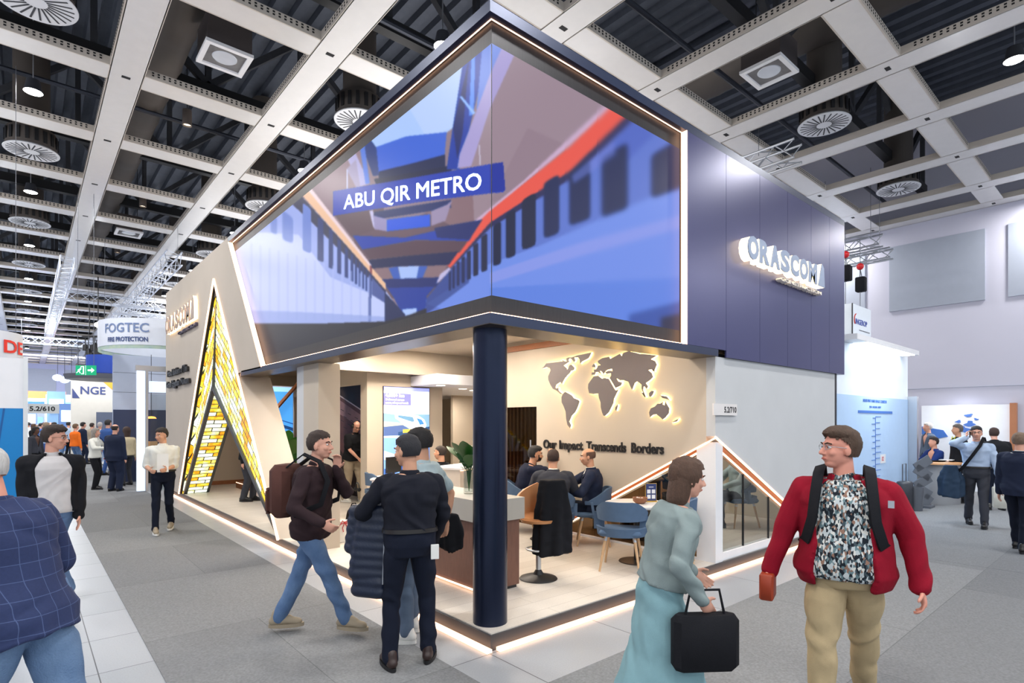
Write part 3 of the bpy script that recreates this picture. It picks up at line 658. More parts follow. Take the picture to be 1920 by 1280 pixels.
o.parent = sc_e; o.location = (0, 0, -2.72)
o = screen('screen_face', lambda u, v: (u, np.full_like(u, .0795), v), np.arange(.0795, 2.81, .0115), np.arange(SZ0, SZ1+.01, .0115), lambda c: c[:, 0] < 2.80, None)
o.parent = sc_e; o.location = (0, 0, -2.72)
MB().box((.0745, .0745, SZ0), (.0794, .0794, SZ1)).build('corner_seam', M_black, sc_e)
# sign letters on the screen
def persp_text(body, P0, P1, h0, h1, plane, parent, m, name):
    v0, f0 = text_geo(body, 1, .0, 0, 1, 'LEFT'); vs = []; fs = []
    for dx, dy in ((0, 0), (.02, 0), (-.02, 0), (0, .018), (0, -.018), (.014, .014), (-.014, -.014), (.014, -.014), (-.014, .014)): fs += [tuple(i+len(vs) for i in f) for f in f0]; vs += [(v[0]+dx, v[1]+dy, v[2]) for v in v0]
    xs = [v[0] for v in vs]; w_ = max(xs)-min(xs); mn = min(xs); hh = .729
    out = []
    for v in vs:
        t = (v[0]-mn)/w_; k = t/(1+.18*(1-t)); bx = P0[0]+(P1[0]-P0[0])*k; by = P0[1]+(P1[1]-P0[1])*k
        h = (h0+(h1-h0)*k)/hh; out.append(plane(bx, by-h*v[1]))
    b = MB(); b.add(out, fs); return b.build(name, m, parent)
persp_text('ABU QIR METRO', (644, 392), (903, 354), 27, 33, lambda x, y: on_x(x, y, .0780), sc_e, glow('screen_lettering', (206, 216, 255), .95), 'lettering')

# ================================================================ world map sign
M_land = mat('map_grey_metal', (112, 104, 104), .5, .2)
M_halo = glow('map_halo', (255, 222, 145), 12)
mp_e = empty('world_map_sign', (3.515, 1.7, 1.7), 'dark grey world map with glowing yellow edges on the beige wall', 'wall sign')
def land(pts, name='landmass'):
    P = [on_x(1000+x/6.4, 640+y/6.4, 3.515) for x, y in pts]
    P = [(p.y, p.z) for p in P]
    cx = sum(p[0] for p in P)/len(P); cy = sum(p[1] for p in P)/len(P)
    o = MB().prism(P, lambda u, v: (3.475, u, v), lambda u, v: (3.487, u, v)).build(name, M_land, mp_e)
    # glowing backing
    MB().prism(P, lambda u, v: (3.488, u, v), lambda u, v: (3.5145, u, v)).build('edge_glow', M_halo, o)
land([(125, 325), (150, 300), (175, 262), (240, 255), (330, 245), (372, 240), (365, 225), (335, 226), (360, 218), (392, 235), (420, 240), (415, 205), (450, 190), (480, 192), (560, 165), (640, 150), (715, 135), (700, 170), (680, 205), (640, 225), (600, 245), (585, 268), (575, 215), (560, 195), (510, 195), (525, 225), (510, 250), (480, 215), (455, 205), (440, 225), (455, 245), (425, 262), (385, 290), (420, 320), (425, 345), (455, 285), (480, 280), (512, 315), (505, 345), (470, 355), (460, 375), (430, 405), (400, 440), (370, 490), (365, 510), (340, 490), (295, 520), (285, 550), (300, 565), (318, 552), (322, 585), (345, 610), (375, 632), (345, 630), (300, 590), (255, 570), (225, 520), (200, 460), (198, 420), (215, 380), (228, 345), (215, 318), (175, 310), (145, 322)], 'north_america')
land([(375, 625), (405, 605), (440, 622), (480, 645), (505, 680), (560, 700), (572, 720), (560, 760), (545, 800), (520, 850), (480, 890), (462, 935), (450, 960), (470, 1000), (462, 1040), (430, 1000), (415, 930), (408, 840), (385, 780), (360, 730), (358, 670)], 'south_america')
land([(745, 420), (800, 412), (840, 445), (880, 440), (925, 448), (955, 500), (985, 555), (1005, 585), (1040, 580), (1010, 640), (985, 690), (980, 740), (955, 790), (925, 850), (880, 892), (862, 890), (845, 850), (830, 790), (828, 730), (808, 680), (800, 628), (740, 630), (690, 622), (676, 560), (680, 510), (712, 465)], 'africa')
land([(722, 405), (720, 375), (750, 370), (745, 340), (775, 335), (800, 290), (830, 285), (800, 262), (795, 235), (850, 200), (930, 185), (940, 210), (985, 190), (1060, 150), (1080, 180), (1100, 140), (1160, 118), (1220, 130), (1300, 150), (1420, 160), (1500, 172), (1430, 215), (1480, 235), (1500, 280), (1478, 330), (1470, 360), (1440, 335), (1398, 345), (1440, 380), (1455, 430), (1420, 465), (1370, 500), (1395, 540), (1380, 568), (1345, 535), (1335, 580), (1365, 660), (1350, 660), (1318, 560), (1320, 520), (1290, 495), (1262, 480), (1235, 500), (1205, 580), (1180, 530), (1160, 485), (1110, 468), (1060, 468), (1015, 440), (1040, 480), (1085, 492), (1070, 530), (1005, 560), (970, 500), (935, 440), (955, 410), (950, 385), (900, 390), (880, 370), (920, 350), (970, 355), (965, 330), (915, 340), (890, 355), (860, 395), (850, 370), (815, 350), (840, 395), (800, 370), (770, 370), (755, 405)], 'eurasia')
land([(1420, 910), (1408, 850), (1430, 800), (1480, 780), (1510, 745), (1545, 745), (1575, 725), (1570, 755), (1595, 765), (1608, 722), (1620, 750), (1650, 800), (1645, 860), (1600, 915), (1570, 935), (1545, 910), (1500, 875), (1455, 880)], 'australia')
land([(1540, 645), (1580, 652), (1620, 660), (1655, 705), (1610, 690), (1570, 680)], 'new_guinea'); land([(1405, 625), (1440, 590), (1468, 595), (1450, 640), (1430, 665), (1412, 660)], 'borneo'); land([(1312, 605), (1340, 620), (1372, 668), (1358, 670)], 'sumatra'); land([(1675, 975), (1715, 950), (1765, 925), (1740, 960), (1700, 970)], 'new_zealand'); land([(1005, 820), (1003, 790), (1030, 757), (1030, 785), (1015, 832)], 'madagascar'); land([(725, 305), (738, 275), (750, 268), (765, 295), (762, 315), (740, 310)], 'british_isles'); land([(1430, 320), (1465, 340), (1478, 365), (1455, 352)], 'japan')
# lettering
M_let = mat('black_letters', (22, 20, 20), .4)
s_e = empty('slogan_lettering', (3.5, 1.9, 1.42), "black raised letters reading Our Impact Transcends Borders below the world map", 'lettering')
for wd, y0, y1 in (('Our', 3.02, 2.72), ('Impact', 2.66, 2.17), ('Transcends', 2.10, 1.37), ('Borders', 1.28, .76)):
    text('word', wd, (3.50, y0, 1.425), (0, -1, 0), .185, M_let, s_e, .03, .006, 1, fit=None) if 0 else None
    vs, fs = text_geo(wd, .19, .014, .005); x0 = min(v[0] for v in vs); x1 = max(v[0] for v in vs); k = (y0-y1)/(x1-x0)
    b = MB(); b.add([(3.503-v[2], y0-(v[0]-x0)*k, 1.43+v[1]) for v in vs], fs); b.build('word', M_let, s_e)
def logo(e, org, xd, W_, H_, mface, mglow, mconstr, dep):
    # row of seven letters and a peak mark, raised from the wall
    x = Vector(xd); nrm = x.cross(Vector((0, 0, 1))); up = Vector((0, 0, 1)); o0 = Vector(org); cw = W_/7.9
    for i, ch in enumerate('ORASCOM'):
        vs, fs = text_geo(ch, 1, .0, .055, 1); x0 = min(v[0] for v in vs); x1 = max(v[0] for v in vs); y0 = min(v[1] for v in vs); y1 = max(v[1] for v in vs)
        kx = cw*(.93 if ch != 'M' else 1.0)/(x1-x0); ky = H_/(y1-y0)
        vs, fs = text_geo(ch, 1, 1.0, .055, 1)
        def put(d0, d1): return [o0+x*(i*cw+(v[0]-x0)*kx)+up*((v[1]-y0)*ky)+nrm*(d0+(v[2]+.5)*(d1-d0)) for v in vs]
        b = MB(); b.add(put(dep-.012, dep), fs); L = b.build('letter', mface, e)
        b = MB(); b.add(put(0.004, dep-.013), fs); b.build('letter_glow', mglow, L)
    tri = [(7.1*cw, 0), (7.95*cw, 0), (7.85*cw, H_*.95), (7.62*cw, H_*1.15)]
    f = lambda d: (lambda u, v: tuple(o0+x*u+up*v+nrm*d))
    L = MB().prism(tri, f(dep-.012), f(dep)).build('peak_mark', mface, e); MB().prism(tri, f(.004), f(dep-.013)).build('letter_glow', mglow, L)
    vs, fs = text_geo('CONSTRUCTION', 1, 1.0, .02, 1); x0 = min(v[0] for v in vs); x1 = max(v[0] for v in vs)
    k = W_*.58/(x1-x0); b = MB()
    b.add([o0+x*(W_*.43+(v[0]-x0)*k)+up*(-H_*.34+v[1]*H_*.22)+nrm*(.004+(v[2]+.5)*dep*.6) for v in vs], fs); b.build('construction_word', mconstr, e)
lg = empty('company_logo_sign', (3.97, 0, 3.9), 'large glowing raised logo letters ORASCOM on the navy wall', 'logo sign')
logo(lg, (4.0, 0, 3.89), (1, 0, 0), 2.40, .30, mat('logo_grey_face', (150, 164, 188), .5), glow('logo_glow', (255, 232, 190), 3.2), mat('logo_white', (236, 230, 222), .5), .13)
lg = empty('company_logo_sign', (0, 11.5, 4), 'smaller glowing raised logo letters ORASCOM on the beige wall beside the A arch', 'logo sign')
logo(lg, (0, 13.2, 4.06), (0, -1, 0), 3.15, .44, mat('logo_brown_face', (150, 130, 118), .5), glow('logo_glow2', (255, 222, 170), 4), mat('logo_dark', (72, 66, 88), .5), .09)
lt = empty('museum_lettering', (0, 12, 2.8), 'two rows of black raised letters reading Proud Builders of The Grand Egyptian Museum', 'lettering')
for wd, y0, y1, z in (('Proud Builders of The', 13.2, 10.85, 3.0), ('Grand Egyptian Museum', 13.3, 10.68, 2.72)):
    vs, fs = text_geo(wd, .22, .05, .006); x0 = min(v[0] for v in vs); x1 = max(v[0] for v in vs); k = (y0-y1)/(x1-x0); pre = ''
    for w1 in wd.split():
        va, _ = text_geo(pre+w1, .22, .05, .006); vw, fw_ = text_geo(w1, .22, .05, .006); sft = max(v[0] for v in va)-max(v[0] for v in vw); pre += w1+' '
        b = MB(); b.add([(-.03-v[2], y0-(v[0]+sft-x0)*k, z+v[1]) for v in vw], fw_); b.build('word', M_let, lt)
# stand number sign on the corner of the grey wall
sg = empty('stand_number_sign', (3.52, -.01, 2.0), 'small white stand number sign 5.2/710 on the grey wall corner', 'sign')
M_card = mat('sign_card', (222, 218, 216), .6)
MB().box((3.42, .005, 1.93), (3.98, .025, 2.07)).build('plate', M_card, sg)
text('number', '5.2/710', (3.66, .003, 1.965), (1, 0, 0), .10, M_let, sg, .002, .002)
# interior displays
def disp(name, e, polys, base, m0=.95):
    b = MB(); ms = [glow(name+'_base', base, m0)]; b.add([(0, 0, 0), (1, 0, 0), (1, 0, 1), (0, 0, 1)], [(0, 1, 2, 3)])
    for k, (pts, c) in enumerate(polys):
        ms.append(glow('%s_%d' % (name, k), c, m0)); b.cur = k+1; b.add([(p[0], -.0008*(k+1), 1-p[1]) for p in pts], [tuple(range(len(pts)))])
    return b, ms
e = empty('display_screen', (2.4, 6.29, .8), 'tall lit display screen with a white monorail picture on the beige block wall', 'display screen')
MB().box((2.385, 6.265, .76), (3.425, 6.289, 2.535)).build('bezel', M_black, e)
T = [([(0, .0), (1, 0), (1, .30), (0, .30)], (226, 232, 246)), ([(0, 0), (1, 0), (1, .04), (0, .04)], (150, 158, 235)), ([(0, .07), (.58, .07), (.58, .20), (0, .20)], (112, 112, 214)),
     ([(0, .29), (.3, .31), (1, .30), (1, .45), (0, .42)], (120, 160, 190)), ([(0, .38), (.45, .40), (.45, .48), (0, .46)], (196, 196, 160)), ([(0, .44), (.4, .42), (.75, .53), (0, .54)], (70, 92, 140)), ([(.3, .5), (1, .44), (1, .54), (.3, .54)], (30, 66, 110)),
     ([(.22, .29), (.75, .315), (.88, .36), (.93, .42), (.9, .455), (.72, .46), (.66, .485), (.58, .47), (.24, .345)], (240, 244, 252)), ([(.3, .31), (.62, .33), (.66, .38), (.6, .385), (.3, .335)], (90, 130, 160)), ([(.7, .34), (.82, .36), (.88, .41), (.78, .42)], (60, 120, 180)), ([(.4, .47), (.6, .465), (.66, .5), (.4, .51)], (210, 180, 70)),
     ([(0, .54), (1, .54), (1, .56), (0, .56)], (246, 248, 255)), ([(0, .56), (.5, .56), (.5, 1), (0, 1)], (116, 158, 226)), ([(.52, .56), (1, .56), (1, 1), (.52, 1)], (72, 118, 190)), ([(0, .7), (.5, .8), (.5, .86), (0, .8)], (214, 226, 250)), ([(.52, .64), (1, .56), (1, .60), (.52, .72)], (200, 220, 250)), ([(0, .9), (.5, .84), (.5, .9), (0, 1)], (40, 80, 150)), ([(.5, .56), (.52, .56), (.52, 1), (.5, 1)], (230, 240, 255))]
b, ms = disp('display_picture', e, T, (150, 180, 225), .98); b.v = [(2.395+v[0]*1.02, 6.264+v[1], .77+v[2]*1.755) for v in b.v]; b.build('picture', ms, e)
M_cap = glow('display_caption', (250, 250, 255), 1)
text('caption', '4,000+ km', (2.42, 6.245, 2.33), (1, 0, 0), .095, M_cap, e, .001, .003); text('caption', 'Delivered across', (2.42, 6.245, 2.26), (1, 0, 0), .06, M_cap, e, .001, .001); text('caption', 'metros, railways and tunnels', (2.42, 6.245, 2.20), (1, 0, 0), .06, M_cap, e, .001, .001, sx=.72)
e = empty('display_screen', (1.7, 11.0, .9), 'bright blue display screen seen through the gap left of the aisle post', 'display screen')
T = [([(0, 0), (1, 0), (1, .08), (0, .08)], (150, 205, 250)), ([(0, .45), (1, .72), (1, .78), (0, .5)], (20, 60, 110)), ([(0, .38), (1, .64), (1, .66), (0, .40)], (30, 80, 140)), ([(0, .52), (1, .82), (1, .84), (0, .55)], (40, 90, 150)), ([(0, .62), (.9, 1), (0, 1)], (170, 205, 245))]
b, ms = disp('blue_picture', e, T, (70, 150, 225), .95); b.v = [(1.2+v[0]*1.15, 10.98+v[1]*3, 1.3+v[2]*1.42) for v in b.v]; MB().box((1.17, 10.985, 1.27), (2.38, 11.03, 2.75)).build('bezel', M_white, e); b.build('picture', ms, e)
# dark photo panel in the doorway
e = empty('photo_panel', (2.95, 9, .14), 'dark brown floor to ceiling photo panel inside the doorway behind the man with headphones', 'wall panel')
XP = 2.95
MB().box((XP, 7.5, .14), (XP+.04, 11.2, 2.74)).build('panel', mat('panel_brown_black', (56, 34, 32), .6, var=.3, vscale=3), e)
PX_ = lambda x, y, o: tuple(on_x(x, y, XP-o))
def pp(pts, o, m, nm): MB().add([PX_(x, y, o) for x, y in pts], [tuple(range(len(pts)))]).build(nm, m, e)
pp([(609, 733), (620, 731), (677, 770), (677, 900), (609, 800)], .003, mat('print_mauve', (118, 78, 78), .6, var=.35, vscale=2.5), 'print')
pp([(609, 736), (620, 738), (677, 778), (677, 802), (609, 758)], .005, mat('print_pale_mauve', (172, 136, 142), .6, var=.2, vscale=4), 'print')
pp([(620, 729), (677, 767), (677, 769.5), (620, 731.5)], .007, mat('print_line', (220, 208, 212), .4), 'print_line')
b = MB()
for r_ in range(4):
    for k in range(5):
        x_ = 613+13*k+5*(r_ % 2); y_ = 752+10*r_+(x_-613)*.56; b.add([PX_(x_, y_, .009), PX_(x_+6, y_+3.4, .009), PX_(x_+6, y_+4.6, .009), PX_(x_, y_+1.2, .009)], [(0, 1, 2, 3)])
b.build('print_marks', M_black, e)
# ================================================================ people
def V3(*a): return Vector(a)
def ik(a, t, l1, l2, pole):
    a = Vector(a); t = Vector(t); d = t-a; L = d.length; mx = (l1+l2)*.999
    if L > mx: d = d*(mx/L); t = a+d; L = mx
    u = d/L; c = (l1*l1-l2*l2+L*L)/(2*L); h = math.sqrt(max(0, l1*l1-c*c))
    p = Vector(pole); p = p-u*p.dot(u)
    p = p.normalized() if p.length > 1e-4 else Vector((0, 1, 0))
    return a+u*c+p*h, t
def rcone(b, p, q, ra, rb, n=12, side=None, flat=1.0):
    # closed tapered limb with round ends; flat squashes it along (axis x side)
    p = Vector(p); q = Vector(q); d = (q-p); L = d.length
    if L < 1e-5: d = Vector((0, 0, 1)); L = 1e-5
    d.normalize(); s = Vector(side) if side is not None else (Vector((1, 0, 0)) if abs(d.x) < .8 else Vector((0, 1, 0)))
    s = (s-d*s.dot(d)).normalized(); t = d.cross(s)
    rows = []
    for k in (0, .38, .72): th = PI/2*(1-k); rows.append((-ra*math.sin(th), ra*math.cos(th)))
    rows += [(0, ra), (L*.5, (ra+rb)/2), (L, rb)]
    for k in (.72, .38, 0): th = PI/2*(1-k); rows.append((L+rb*math.sin(th), rb*math.cos(th)))
    vs = []
    for z, r in rows:
        for k in range(n):
            a = 2*PI*k/n; vs.append(p+d*z+s*(math.cos(a)*max(r, 1e-4))+t*(math.sin(a)*max(r, 1e-4)*flat))
    m = len(rows); fs = [(i*n+k, i*n+(k+1) % n, (i+1)*n+(k+1) % n, (i+1)*n+k) for i in range(m-1) for k in range(n)]
    fs += [tuple(range(n-1, -1, -1)), tuple(range((m-1)*n, m*n))]
    b.add(vs, fs)
def chain(b, pts, rs, n=12, side=None, flat=1.0):
    for i in range(len(pts)-1): rcone(b, pts[i], pts[i+1], rs[i], rs[i+1], n, side, flat)
def loft(b, rings, n=24, gap=None, th=.022):
    # rings: (centre, sidevec, frontvec, half width, half depth[, gap angle]); closed tube or thick open shell
    if gap is None:
        vs = []
        for c, s, f, w_, d_ in rings:
            for k in range(n):
                a = 2*PI*k/n; ca, sa = math.cos(a), math.sin(a)
                e = .86; x = math.copysign(abs(ca)**e, ca); y = math.copysign(abs(sa)**e, sa); vs.append(c+s*(w_*x)+f*(d_*y))
        m = len(rings); fs = [(i*n+k, i*n+(k+1) % n, (i+1)*n+(k+1) % n, (i+1)*n+k) for i in range(m-1) for k in range(n)]
        fs += [tuple(range(n-1, -1, -1)), tuple(range((m-1)*n, m*n))]; b.add(vs, fs); return
    vs = []; m = len(rings)
    for (c, s, f, w_, d_), g in zip(rings, gap):
        for o in (0, 1):
            for k in range(n):
                a = PI/2+g+(2*PI-2*g)*k/(n-1); vs.append(c+s*((w_-o*th)*math.cos(a))+f*((d_-o*th)*math.sin(a)))
    fs = []; N = 2*n
    for i in range(m-1):
        for k in range(n-1):
            fs.append((i*N+k, i*N+k+1, (i+1)*N+k+1, (i+1)*N+k)); fs.append((i*N+n+k+1, i*N+n+k, (i+1)*N+n+k, (i+1)*N+n+k+1))
        fs.append((i*N, (i+1)*N, (i+1)*N+n, i*N+n)); fs.append((i*N+n-1, i*N+N-1, (i+1)*N+N-1, (i+1)*N+n-1))
    for k in range(n-1):
        fs.append((k+1, k, n+k, n+k+1)); o = (m-1)*N; fs.append((o+k, o+k+1, o+n+k+1, o+n+k))
    b.add(vs, fs)
def remesh(b, voxel, smooth=2, fold=0, fscale=9, seed=0, local=True):
    me = bpy.data.meshes.new('r'); me.from_pydata([tuple(v) for v in b.v], [], b.f)
    bm = bmesh.new(); bm.from_mesh(me); bmesh.ops.recalc_face_normals(bm, faces=bm.faces); bm.to_mesh(me); bm.free()
    o = bpy.data.objects.new('r', me); COL.objects.link(o)
    m = o.modifiers.new('r', 'REMESH'); m.mode = 'VOXEL'; m.voxel_size = voxel; m.adaptivity = 0
    if smooth: s = o.modifiers.new('s', 'SMOOTH'); s.iterations = smooth; s.factor = .5
    dg = bpy.context.evaluated_depsgraph_get(); ev = o.evaluated_get(dg); out = bpy.data.meshes.new_from_object(ev)
    bpy.data.objects.remove(o); bpy.data.meshes.remove(me)
    n = len(out.vertices)
    if fold and n:
        co_ = np.empty(n*3); out.vertices.foreach_get('co', co_); co_ = co_.reshape(-1, 3)
        no = np.array([v.normal for v in out.vertices])
        p = co_*fscale+seed*3.7
        # wandering creases: warped sine bands
        w1 = np.sin(p[:, 0]*1.3+2*np.sin(p[:, 2]*.9+p[:, 1]))
        h = np.sin(p[:, 2]*2.1+2.2*w1+1.3*np.sin(p[:, 1]*1.7+p[:, 0]*.8))
        h = np.sign(h)*np.abs(h)**1.5*.6+.4*np.sin(p[:, 2]*4.3+p[:, 0]*3.1+w1*2.5)
        co_ += no*(h*fold+.6*fold)[:, None]; out.vertices.foreach_set('co', co_.ravel()); out.update()
    out.polygons.foreach_set('use_smooth', [True]*len(out.polygons))
    return out
def addmesh(name, me, m, parent, **k):
    me.materials.clear(); me.materials.append(m); o = bpy.data.objects.new(name, me); COL.objects.link(o); o.parent = parent; return tag(o, **k)
SKIN = {'pale': (214, 160, 138), 'tan': (200, 150, 122), 'brown': (164, 116, 90), 'dark': (92, 62, 48), 'pink': (216, 150, 130)}
def cloth(name, rgb, rough=.85, **k): return mat('cloth_'+name, rgb, rough, var=k.pop('var', .08), vscale=k.pop('vscale', 12), bump=k.pop('bump', .35), bscale=k.pop('bscale', 350), spec=.2, **k)

def person(loc, yaw, label, h=1.78, sk='pale', lod=1, pelvis=None, lean=0, slean=0, twist=0, hyaw=0, hpitch=0, htilt=0,
           feet=((-.11, .0, 0), (.11, 0, 0)), toes=(8, -8), heel=(0, 0), hands=((-.27, .05, .80), (.27, .05, .80)), elb=((-.6, -1, 0), (.6, -1, 0)),
           hdir=None, curl=.5, girth=1.0, belly=0, top='shirt', topc=None, inner=None, trousers=None, tw=1.0, shoe=None, sole=None,
           hair='short', hairc=(40, 30, 26), beard=None, glasses=None, slv='long', collar=None, hem=-.04, group=None, skirt=None, kneepole=None, legs=True, arms=(1, 1)):
    s = h/1.8; loc = (loc[0], loc[1], loc[2]+.0095)
    root = empty('person', loc, label, 'person', group, R(yaw))
    vox = {0: .0085, 1: .011, 2: .019}[lod]
    W_ = lambda x, y, z: V3(x*s, y*s, z*s)
    if pelvis is None: pelvis = (0, 0, .955)
    P = W_(*pelvis)
    L_, S_ = R(lean), R(slean)
    up = V3(math.sin(S_), math.sin(L_)*math.cos(S_), math.cos(L_)*math.cos(S_)).normalized()
    def frame(t):
        a = R(twist)*min(1, max(0, t/.42)); sd = V3(math.cos(a), math.sin(a), 0); sd = (sd-up*sd.dot(up)).normalized(); return sd, up.cross(sd)*1
    def at_(t): return P+up*(t*s)
    prof = [(-.10, .130, .098), (-.02, .172, .120), (.06, .170, .116), (.14, .160, .110), (.22, .160, .110), (.31, .172, .118), (.39, .186, .122), (.455, .188, .112), (.495, .150, .088), (.53, .088, .070)]
    def rings(off, t0=-1, t1=1, n_=None, flare=0):
        out = []; ts = [p[0] for p in prof if t0 <= p[0] <= t1]
        if t0 > -1 and t0 not in ts: ts = [t0]+ts
        if t1 < 1 and t1 not in ts: ts = ts+[t1]
        for t in ts:
            w_ = np.interp(t, [p[0] for p in prof], [p[1] for p in prof]); d_ = np.interp(t, [p[0] for p in prof], [p[2] for p in prof])
            g = girth if t < .45 else 1+(girth-1)*.3
            sd, fr = frame(t); bl = belly*math.exp(-((t-.12)/.14)**2)
            fl_ = flare*max(0, .1-t)
            out.append((at_(t)+fr*((bl*.6-.008*(t > .3))*s), sd, fr, (w_*g+off+fl_)*s, (d_*g+off+bl*.5+fl_)*s))
        return out
    # joints
    sdS, frS = frame(.46)
    sh = [at_(.465)+sdS*(sg*(.192*(.6+.4*girth))*s) for sg in (-1, 1)]
    arms_j = []
    for i, sg in enumerate((-1, 1)):
        hp = W_(*hands[i]); e, wv = ik(sh[i], hp, .295*s, .265*s, elb[i]); arms_j.append((sh[i], e, wv))
    sd0, fr0 = frame(0)
    hipj = [P+sd0*(sg*.092*s)-V3(0, 0, .03*s) for sg in (-1, 1)]; legj = []
    for i, sg in enumerate((-1, 1)):
        ft = W_(*feet[i]); a = R(toes[i]); fd = V3(math.sin(a), math.cos(a), 0)
        ank = ft+V3(0, 0, (.085+heel[i])*s)-fd*(.0)
        kp = Vector(kneepole) if kneepole else (fd+V3(0, .3, 0))
        k_, an = ik(hipj[i], ank, .435*s, .425*s, kp); legj.append((hipj[i], k_, an, fd, heel[i]))
    # head frame
    hp_ = R(hpitch); hy = R(hyaw)
    neckb = at_(.52); f_ = V3(math.sin(hy), math.cos(hy), 0)*math.cos(hp_)+V3(0, 0, math.sin(hp_)); f_.normalize()
    hs = V3(math.cos(hy), -math.sin(hy), 0); hs = (hs+V3(0, 0, math.sin(R(htilt)))).normalized(); hu = hs.cross(f_).normalized(); f_ = hu.cross(hs)
    hc = neckb+up*(.105*s)+V3(0, 0, .075*s)+f_*(.028*s)
    HM = Matrix((hs, f_, hu)).transposed(); hs_ = s*1.0
    def H(x, y, z): return hc+HM @ (V3(x, y, z)*hs_)
    skm = mat('skin_'+sk, SKIN[sk], .55, var=.06, vscale=20, spec=.35)
    # ---- body
    b = MB(); dh = lod < 2
    hr = HM.to_4x4()
    def E(c, r, n=16, m=12): b.ell(H(*c), tuple(x*hs_ for x in r), n, m, M=HM)
    E((0, -.012, .035), (.076, .096, .082)); E((0, .022, -.025), (.064, .074, .085)); E((0, .045, -.083), (.040, .038, .030)); E((0, .0, -.05), (.062, .07, .055))
    if dh:
        rcone(b, H(0, .090, .012), H(0, .112, -.024), .009*hs_, .0135*hs_, 8); E((.012, .098, -.030), (.010, .012, .008), 8, 6); E((-.012, .098, -.030), (.010, .012, .008), 8, 6)
        E((0, .080, .030), (.050, .018, .011), 12, 8); E((0, .086, -.060), (.024, .014, .013), 10, 8); E((.038, .068, -.022), (.024, .022, .022), 10, 8); E((-.038, .068, -.022), (.024, .022, .022), 10, 8)
    else: rcone(b, H(0, .09, .01), H(0, .108, -.024), .012*hs_, .015*hs_, 8)
    for sg in (-1, 1): E((sg*.078, -.004, -.008), (.010, .020, .032), 10, 8)
    rcone(b, neckb-up*.03*s, H(0, -.022, -.055), .060*s, .052*s, 16)
    loft(b, rings(-.016), 20)
    ar_ = (.048, .040, .037, .026)
    for i in range(2):
        if not arms[i]: continue
        a0, e0, w0 = arms_j[i]; chain(b, [a0, e0], [.046*s*girth**.5, .036*s]); chain(b, [e0, e0.lerp(w0, .35), w0], [.036*s, .038*s, .025*s])
        # hand
        d = (w0-e0).normalized()
        if hdir and hdir[i]: d = Vector(hdir[i]).normalized()
        inn_ = (V3(0, 0, 1)*.0+sdS*(1 if i == 0 else -1)); nrm = (inn_-d*inn_.dot(d))
        if nrm.length < .1: nrm = frS-d*frS.dot(d)
        nrm.normalize(); ac = d.cross(nrm)                      # across the palm
        if ac.dot(frS) < 0 if abs(ac.dot(frS)) > .2 else ac.z < 0: ac = -ac
        c_ = curl if not isinstance(curl, (tuple, list)) else curl[i]
        rcone(b, w0+d*.012*s, w0+d*.072*s, .036*s, .040*s, 14, side=ac, flat=.42)
        if lod < 2:
            for fi, (o_, ln) in enumerate(((.030, .070), (.010, .080), (-.011, .074), (-.031, .058))):
                q = w0+d*.085*s+ac*(o_*s); dd = d.copy(); r_ = .0088*s
                pts = [q-d*.03*s, q]
                for sg_, fr_ in ((.45, .4), (.3, .9), (.25, 1.4)):
                    ang = c_*fr_*(1+.08*fi); dd = (d*math.cos(ang)+nrm*math.sin(ang)); pts.append(pts[-1]+dd*(ln*s*sg_))
                chain(b, pts, [r_, r_, r_*.95, r_*.88, r_*.8], 8)
            q = w0+d*.028*s+ac*.030*s; chain(b, [q, q+(d*.55+ac*.75+nrm*.25)*.036*s, q+(d*.85+ac*.75+nrm*.5).normalized()*.068*s], [.013*s, .011*s, .009*s], 8)
        else: rcone(b, w0+d*.07*s, w0+d*.14*s+nrm*.02*s, .034*s, .018*s, 10, side=ac, flat=.5)
    if legs:
        for hpj, k_, an, fd, hl in legj:
            chain(b, [hpj, k_, an], [.068*s, .046*s, .034*s]); rcone(b, an, an+fd*.10*s-V3(0, 0, .04*s), .034*s, .026*s)
    me = remesh(b, vox*(.72 if lod == 0 else .85 if lod == 1 else 1), 2 if lod < 2 else 1); addmesh('body', me, skm, root)
    # ---- face details
    if lod < 2:
        w1 = mat('eye_white', (226, 222, 218), .3); w2 = mat('iris_dark', (44, 30, 22), .2)
        for sg in (-1, 1):
            e_ = MB().ell(H(sg*.031, .079, .010), tuple(x*hs_ for x in (.0135, .0105, .0085)), 10, 8, M=HM).build('eye', w1, root, True, local=True)
            MB().ell(H(sg*.031, .0875, .010), tuple(x*hs_ for x in (.0058, .0035, .0058)), 10, 6, M=HM).build('iris', w2, e_, True, local=True)
            b = MB(); chain(b, [H(sg*.014, .096, .030), H(sg*.034, .093, .036), H(sg*.050, .078, .030)], [.0042*s]*3, 6); b.build('eyebrow', mat('brow_%d_%d_%d' % tuple(hairc), tuple(int(x*.8) for x in hairc), .9), root, True, local=True)
        b = MB(); chain(b, [H(-.022, .092, -.060), H(0, .099, -.057), H(.022, .092, -.060)], [.0035*s, .0062*s, .0035*s], 8); b.build('lips', mat('lips_'+sk, tuple(int(x*.8) if i == 0 else int(x*.62) for i, x in enumerate(SKIN[sk])), .5), root, True, local=True)
    hm = mat('hair_%d_%d_%d' % tuple(hairc), hairc, .75, var=.25, vscale=60, bump=.6, bscale=160, stretch=(1, 1, .35))
